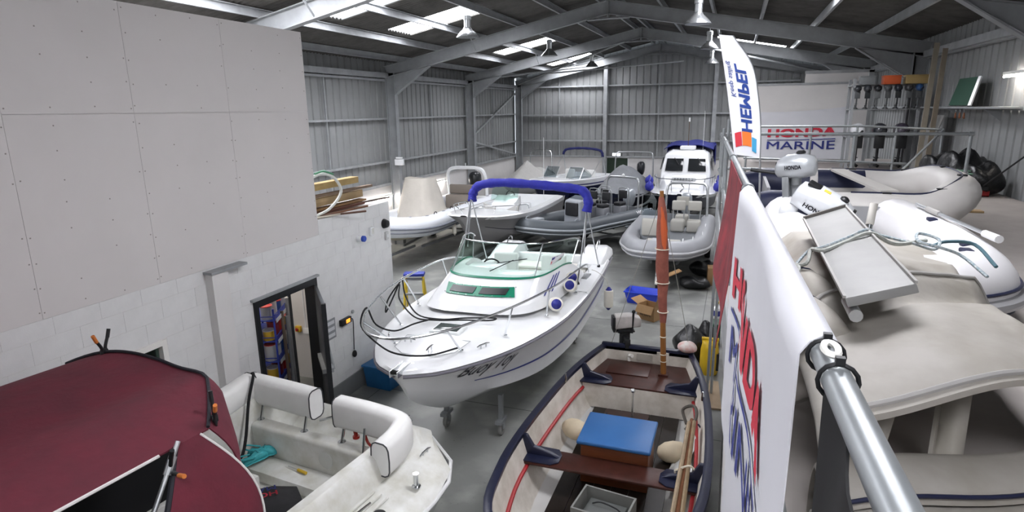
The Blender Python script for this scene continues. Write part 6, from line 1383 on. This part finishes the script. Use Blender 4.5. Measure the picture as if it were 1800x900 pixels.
# ================================================================ WALL FITTINGS ON THE PARTITION
t = thing('alarm_sounder', 'white wall sounder with blue lens on the block wall', 'alarm', (PX, 8.27, 2.5)); MB().lathe([(.055, 0), (.055, .09)], (0,0,0), (1,0,0), 16).build('sounder_body', M_gel, t); MB().lathe([(.05, .09), (.05, .13), (.04, .14)], (0,0,0), (1,0,0), 16).build('blue_lens', mat('blue_lens', '#2b4bb0', .2), t)
t = thing('junction_box', 'white junction box between the blue alarm and the wall end', 'switch box', (PX, 8.64, 2.55)); MB().box(0, .05, -.05, .05, -.07, .07).build('box_body', M_gel, t, bev=.008); MB().box(.05, .054, -.035, .035, -.05, .05).build('box_cover', M_gel_d, t)
t = thing('speaker_dome', 'black dome fitting at the top end of the block wall', 'dome', (PX, 9.08, 2.6)); MB().lathe([(.08, 0), (.08, .03), (.06, .08), (.02, .1)], (0,0,0), (1,0,0), 18).build('dome_shell', M_black, t); MB().lathe([(.085, 0), (.085, .012)], (0,0,0), (1,0,0), 18).build('dome_ring', M_rubber, t)
t = thing('light_switch', 'grey switch plate below the black dome at the wall end', 'switch', (PX, 9.12, 2.38)); MB().box(0, .035, -.05, .05, -.07, .07).build('plate', mat('switch_grey', '#bfc0bf', .5), t, bev=.006); MB().box(.035, .042, -.015, .015, -.03, .03).build('rocker', M_gel, t)
t = thing('wall_notice', 'small grey notice with pale lines beside the open steel door', 'notice', (PX, 7.38, 1.25)); MB().box(0, .008, -.11, .11, -.16, .16).build('notice_plate', mat('notice_grey', '#8b8d90', .5), t)
for z in (-.1, 0, .1): MB().box(.008, .0095, -.085, .085, z-.028, z+.028).build('notice_line', mat('notice_pale', '#cfd0d2', .5), t)
t = thing('torch_charger', 'black wall unit with orange glowing face and hanging lead', 'charger', (PX, 7.72, 1.27)); MB().box(0, .06, -.13, .13, -.05, .05).build('charger_body', M_black, t, bev=.008)
MB().box(.06, .064, -.02, .08, -.03, .03).build('orange_face', mat('orange_glow', '#f08a2c', .4, emit=1.0), t); MB().tube(catmull([(.03, .13, 0), (.03, .2, -.05), (.03, .19, -.3), (.03, .17, -.55)], 5), .008, 6).build('lead', M_black, t); MB().ball((.035, .17, -.62), .035, .045, .06).build('plug', M_rubber, t)
MB().lathe([(.03, 0), (.03, .02)], (0, .24, .08), (1,0,0), 12).build('eyebolt', M_steel, t)
# ================================================================ TIMBER ON THE STORE ROOF
random.seed(21)
tl = ['thick pale board on top of the timber pile', 'long thin batten under the pale board', 'wrapped brown bundle in the timber pile', 'wide brown plank in the middle of the timber pile', 'dark red-brown batten in the timber pile', 'long brown rod jutting furthest out of the pile', 'thin dark rod crossing the pile', 'short pale offcut at the bottom of the pile', 'narrow grey strip under the brown planks', 'thin rod lying along the pile edge']
tc = ['#ad9360', '#7d6a58', '#a58d68', '#8a6a47', '#5f3a2a', '#6a4f42', '#4b3a32', '#cfc8b8', '#8c8578', '#77543f']
ts = [(-5.98, 7.35, -5.98, 8.75, 3.4, .16, .1), (-5.95, 7.35, -5.9, 9.1, 3.26, .08, .04), (-6.0, 7.35, -6.0, 8.85, 3.16, .2, .12), (-5.95, 7.35, -5.88, 8.8, 3.06, .16, .03), (-5.85, 7.35, -5.82, 8.7, 3.02, .1, .04), (-5.78, 7.4, -5.4, 8.15, 3.0, .03, .03), (-5.95, 7.5, -5.72, 9.4, 3.04, .025, .025), (-5.75, 7.32, -5.62, 7.75, 2.99, .08, .02), (-6.1, 7.4, -6.05, 8.9, 3.0, .12, .03), (-5.8, 7.4, -5.66, 8.6, 2.985, .03, .03)]
M_tl = []
for k, (x0, y0, x1, y1, z, w_, h) in enumerate(ts):
    o = MB().bar((x0, y0, z), (x1, y1, z-.02*(k in (5, 6))), w_, h).build('timber_length', mat('timber_%d' % k, tc[k], .75, var=.25, scale=5), bev=.003); tag(o, tl[k], 'timber', 'timber stored on the store roof')
o = MB().tube(catmull([(-5.78, 7.36, 3.0), (-5.66, 7.6, 3.1), (-5.62, 7.85, 3.32), (-5.64, 7.72, 3.55), (-5.68, 7.5, 3.62), (-5.75, 7.32, 3.58)], 7), .022, 8).build('trim_strip', mat('white_trim_strip', '#d6d8d2', .5)); tag(o, 'white bent trim strip looping out of the timber pile', 'trim strip')
o = MB().tube(catmull([(-5.68, 7.34, 3.64), (-5.66, 7.52, 3.66), (-5.63, 7.7, 3.6)], 6), .016, 8).build('trim_strip', mat('green_strip', '#4e8f6b', .5)); tag(o, 'green strip on the top of the bent white loop', 'trim strip')
# ================================================================ SHED FITTINGS
M_lampshade = mat('aluminium_reflector', '#b9bcbe', .25, .8)
lp = None
ll = ['pendant lamp on the left slope nearest the camera', 'pendant lamp on the left slope, second bay', 'pendant lamp on the left slope furthest back', 'large pendant lamp at the top edge right of the ridge', 'pendant lamp right of the ridge beside the feather flag tip', 'pendant lamp furthest back on the right slope']
for k, (x, y) in enumerate(((-6.56, 15.0), (-6.28, 21.4), (-6.2, 27.8), (-.95, 15.0), (-.97, 21.4), (-1.12, 27.8))):
    if lp is None:
        lp = t = thing('pendant_lamp', ll[k], 'lamp', (x, y, 6.3), 0, 'high bay pendant lamps')
        MB().lathe([(.29, 0), (.285, .02), (.2, .12), (.11, .2), (.1, .24)], seg=24).build('reflector', M_lampshade, t)
        MB().lathe([(.27, .03), (.05, .05)], seg=24).build('lamp_lens', mat('lamp_lens', '#e4e6e8', .3), t)
        MB().lathe([(.085, .24), (.085, .42), (.1, .43), (.1, .52), (.07, .54)], seg=18).build('gear_case', M_alu, t)
        MB().rod((0, 0, .54), (0, 0, .8), .008, 6).build('chain', M_steel, t)
    else:
        t = copy_tree(lp); t.location = (x, y, 6.3 if k < 5 else 6.25); t['label'] = ll[k]
t = thing('exit_light', 'glowing white exit light above the green door', 'sign light', (-5.6, YF-.08, 2.22)); MB().box(-.2, .2, 0, .06, -.07, .07).build('housing', M_gel, t); MB().box(-.19, .19, -.006, 0, -.06, .06).build('lit_face', mat('exit_glow', '#eef4ff', .4, emit=4), t)
t = thing('wall_unit', 'white box on the second column of the left wall', 'box', (XL+.5, 18.02, 2.85)); MB().box(-.15, .15, -.06, .06, -.1, .1).build('unit_body', M_gel, t, bev=.01); MB().box(-.1, .1, -.05, .05, .12, .17).build('unit_top', M_gel, t)
batten('fluorescent batten low on the left wall behind the covered inflatable', (XL+.1, 16.6, 1.75), (XL+.1, 18.2, 1.75), 'battens on the low wall'); batten('fluorescent batten low on the left wall behind the arch', (XL+.1, 20.6, 1.8), (XL+.1, 22.2, 1.8), 'battens on the low wall')
# ================================================================ FLOOR CLUTTER
def tub(name, lab, cat, loc, rz, lx, ly, h, m, taper=.06, th=.015, rim=.02):
    t = thing(name, lab, cat, loc, rz); o = MB()
    def ring(a, b, z): return [(-a, -b, z), (a, -b, z), (a, b, z), (-a, b, z)]
    a, b = lx/2, ly/2
    o.loft([ring(a-taper, b-taper, 0), ring(a, b, h), ring(a+rim, b+rim, h), ring(a+rim, b+rim, h-.03)], True, True)
    o.loft([ring(a, b, h), ring(a-th, b-th, h), ring(a-taper-th, b-taper-th, .02)], True, False, True); o.build('tub_body', m, t, bev=.006); return t
t = tub('plastic_crate', 'bright blue plastic crate standing open on the bare floor', 'crate', (-1.8, 14.05, 0), -8, .78, .5, .3, mat('bright_blue_plastic', '#2b45c4', .4))
for sg in (1, -1): MB().box(sg*.4-.02, sg*.4+.02, -.1, .1, .27, .3).build('crate_handle', MATS['bright_blue_plastic'], t)
t = thing('cardboard_box', 'open cardboard box beside the bright blue crate', 'box', (-1.5, 12.95, 0), -28); MB().box(-.22, .22, -.18, .18, 0, .01).box(-.22, -.212, -.18, .18, 0, .33).box(.212, .22, -.18, .18, 0, .33).box(-.212, .212, -.18, -.172, 0, .33).box(-.212, .212, .172, .18, 0, .33).build('box_body', M_card, t)
for c, s_, ax, an in (((-.22, 0, .33), (.2, .36, .006), 'Y', 25), ((.22, 0, .33), (.2, .36, .006), 'Y', -70), ((0, -.18, .33), (.42, .18, .006), 'X', 60)):
    q = Matrix.Rotation(R(an), 3, ax); off = q @ Vector(((-.1 if c[0] < 0 else .1 if c[0] > 0 else 0), (-.09 if c[1] < 0 else 0), 0)); MB().obox(Vector(c)+off, s_, q).build('flap', M_card, t)
text('box_print', 'BE SAFE', M_ink, lambda u, v: Vector((-.14+.28*u, -.1815, .1+.05*v)), t)
for k, (p, sx, h, lab) in enumerate((((-.28, 16.15, 0), .34, .46, 'tall cardboard carton against the mezzanine wall behind the grey inflatable'),)):
    t = thing('cardboard_box', lab, 'box', p, 5); MB().box(-sx/2, sx/2, -.2, .2, 0, h).build('box_body', M_card, t, bev=.004); MB().box(-.03, .03, -.201, .201, h, h+.002).build('tape', mat('brown_tape', '#8a6a42', .4), t)
o = MB().bar((-1.45, 14.75, .45), (-1.05, 14.95, .62), .2, .02).build('card_flap', M_card); tag(o, 'loose cardboard wedge under the bow of the pale inflatable', 'cardboard')
def lump(name, lab, cat, loc, r, m, seed, sz=(1, 1, 1), grp=None):
    mm = MB(); mm.ball((0, 0, r*.8*sz[2]), r*sz[0], r*sz[1], r*.85*sz[2], seg=20, rings=14); s1 = seed*1.7
    mm.v = [(a*(1+.14*math.sin(14*a+9*b+7*c_+s1)), b*(1+.12*math.sin(12*c_+9*a+s1)), max(0, c_*(1+.1*math.sin(13*a+8*b+s1)))) for a, b, c_ in mm.v]
    o = mm.build(name, m, smooth=80); o.location = loc; return tag(o, lab, cat, grp)
M_bag = mat('black_polythene', '#121315', .35, bump=.6, bscale=14)
lump('bin_bag', 'black bin bag standing on the floor beside the yellow dry bag', 'bag', (-.5, 10.75, 0), .33, M_bag, 1, (1, 1, 1.2)); lump('bin_bag', 'flat black bag on the floor by the tall carton', 'bag', (-.75, 15.6, 0), .3, M_bag, 2, (1.4, .9, .6)); lump('bin_bag', 'black holdall on the floor behind the flat black bag', 'bag', (-.55, 16.9, 0), .33, M_bag, 3, (1.1, .9, .8)); lump('bin_bag', 'small dark bag on top of the pile near the red flag', 'bag', (-.25, 11.0, 0), .26, M_bag, 5, (.8, .8, 1.6))
lump('carrier_bag', 'pink and white carrier bag resting on the dinghy transom corner', 'bag', (-.48, 8.97, .9), .11, mat('pink_bag', '#c98f86', .6, col2='#d9d6d2', scale=9), 4, (1.4, .9, .9))
t = thing('dry_bag', 'yellow roll-top dry bag standing beside the black bin bag', 'bag', (-.17, 10.35, 0)); my = mat('yellow_drybag', '#d8b324', .45, var=.12)
MB().loft([[(r*math.cos(a), r*.85*math.sin(a), z) for a in [2*math.pi*k/16 for k in range(16)]] for z, r in ((0, .13), (.03, .15), (.25, .155), (.45, .15), (.55, .13))]+[[(.14*math.cos(a), .03*math.sin(a), .62) for a in [2*math.pi*k/16 for k in range(16)]]], True, True, True).build('bag_body', my, t, smooth=55); MB().rod((-.14, 0, .635), (.14, 0, .635), .03, 10).build('rolled_top', my, t); MB().box(.1, .16, -.08, .0, .1, .4).build('side_strap', M_black, t)
t = thing('jerry_can', 'dark green jerry can standing against the mezzanine wall', 'can', (-.12, 11.75, 0)); mgc = mat('green_can', '#1f4a37', .4)
MB().box(-.1, .1, -.18, .18, 0, .48).build('can_body', mgc, t, bev=.03, bseg=3); MB().tube([(0, -.1, .47), (0, -.08, .54), (0, .06, .54), (0, .08, .47)], .014, 8).build('handle', mgc, t); MB().rod((0, .13, .47), (0, .15, .53), .03, 10).build('cap', mat('yellow_plastic', '#c9a52a', .4), t)
t = thing('spray_bottle', 'white plastic bottle with yellow cap near the tall carton', 'bottle', (-.12, 13.4, 0)); MB().lathe([(.08, 0), (.085, .02), (.085, .24), (.03, .3), (.03, .33)], seg=14).build('bottle_body', M_gel, t); MB().lathe([(.035, .33), (.035, .38)], seg=12).build('cap', MATS['yellow_plastic'], t); MB().lathe([(.0865, .06), (.0865, .18)], seg=14).build('label_band', M_blueprint, t)
t = thing('plywood_offcut', 'pale plywood sheet lying on the floor beside the dinghy', 'board', (-.12, 9.5, 0), 4); MB().box(-.16, .16, -.5, .5, 0, .03).build('ply_face', mat('pale_ply', '#b09b82', .8, var=.15), t)
t = thing('storage_box', 'blue plastic storage box on the floor at the white wall under the bow', 'box', (-5.3, 8.3, 0), -6); mb2 = mat('blue_box_plastic', '#2a6fa8', .4, var=.12)
MB().loft([[(-.24, -.27, 0), (.24, -.27, 0), (.24, .27, 0), (-.24, .27, 0)], [(-.27, -.3, .36), (.27, -.3, .36), (.27, .3, .36), (-.27, .3, .36)]], True, True, True).build('box_body', mb2, t, bev=.015); MB().box(-.29, .29, -.32, .32, .36, .4).build('box_lid', mb2, t, bev=.012)
t = thing('step_ladder', 'yellow step ladder with blue top cap behind the bow rail', 'ladder', (-5.65, 10.0, 0), 20); myl = mat('ladder_yellow', '#d4b62f', .45)
for sx in (-.2, .2):
    MB().bar((sx*1.2, -.28, 0), (sx*.8, 0, 1.42), .03, .06).build('front_rail', myl, t); MB().bar((sx*1.2, .4, 0), (sx*.8, .06, 1.42), .03, .05).build('rear_rail', myl, t)
for k in range(5): z = .28*(k+1)-.05; MB().box(-.22+.012*k, .22-.012*k, -.28+.28*z/1.42-.04, -.28+.28*z/1.42+.04, z-.015, z+.015).build('tread', M_alu, t)
MB().box(-.2, .2, -.06, .14, 1.41, 1.47).build('top_cap', mat('ladder_blue', '#34419a', .5), t, bev=.015); MB().obox((0, .1, .9), (.3, .02, .3)).build('ladder_label', M_gel, t)
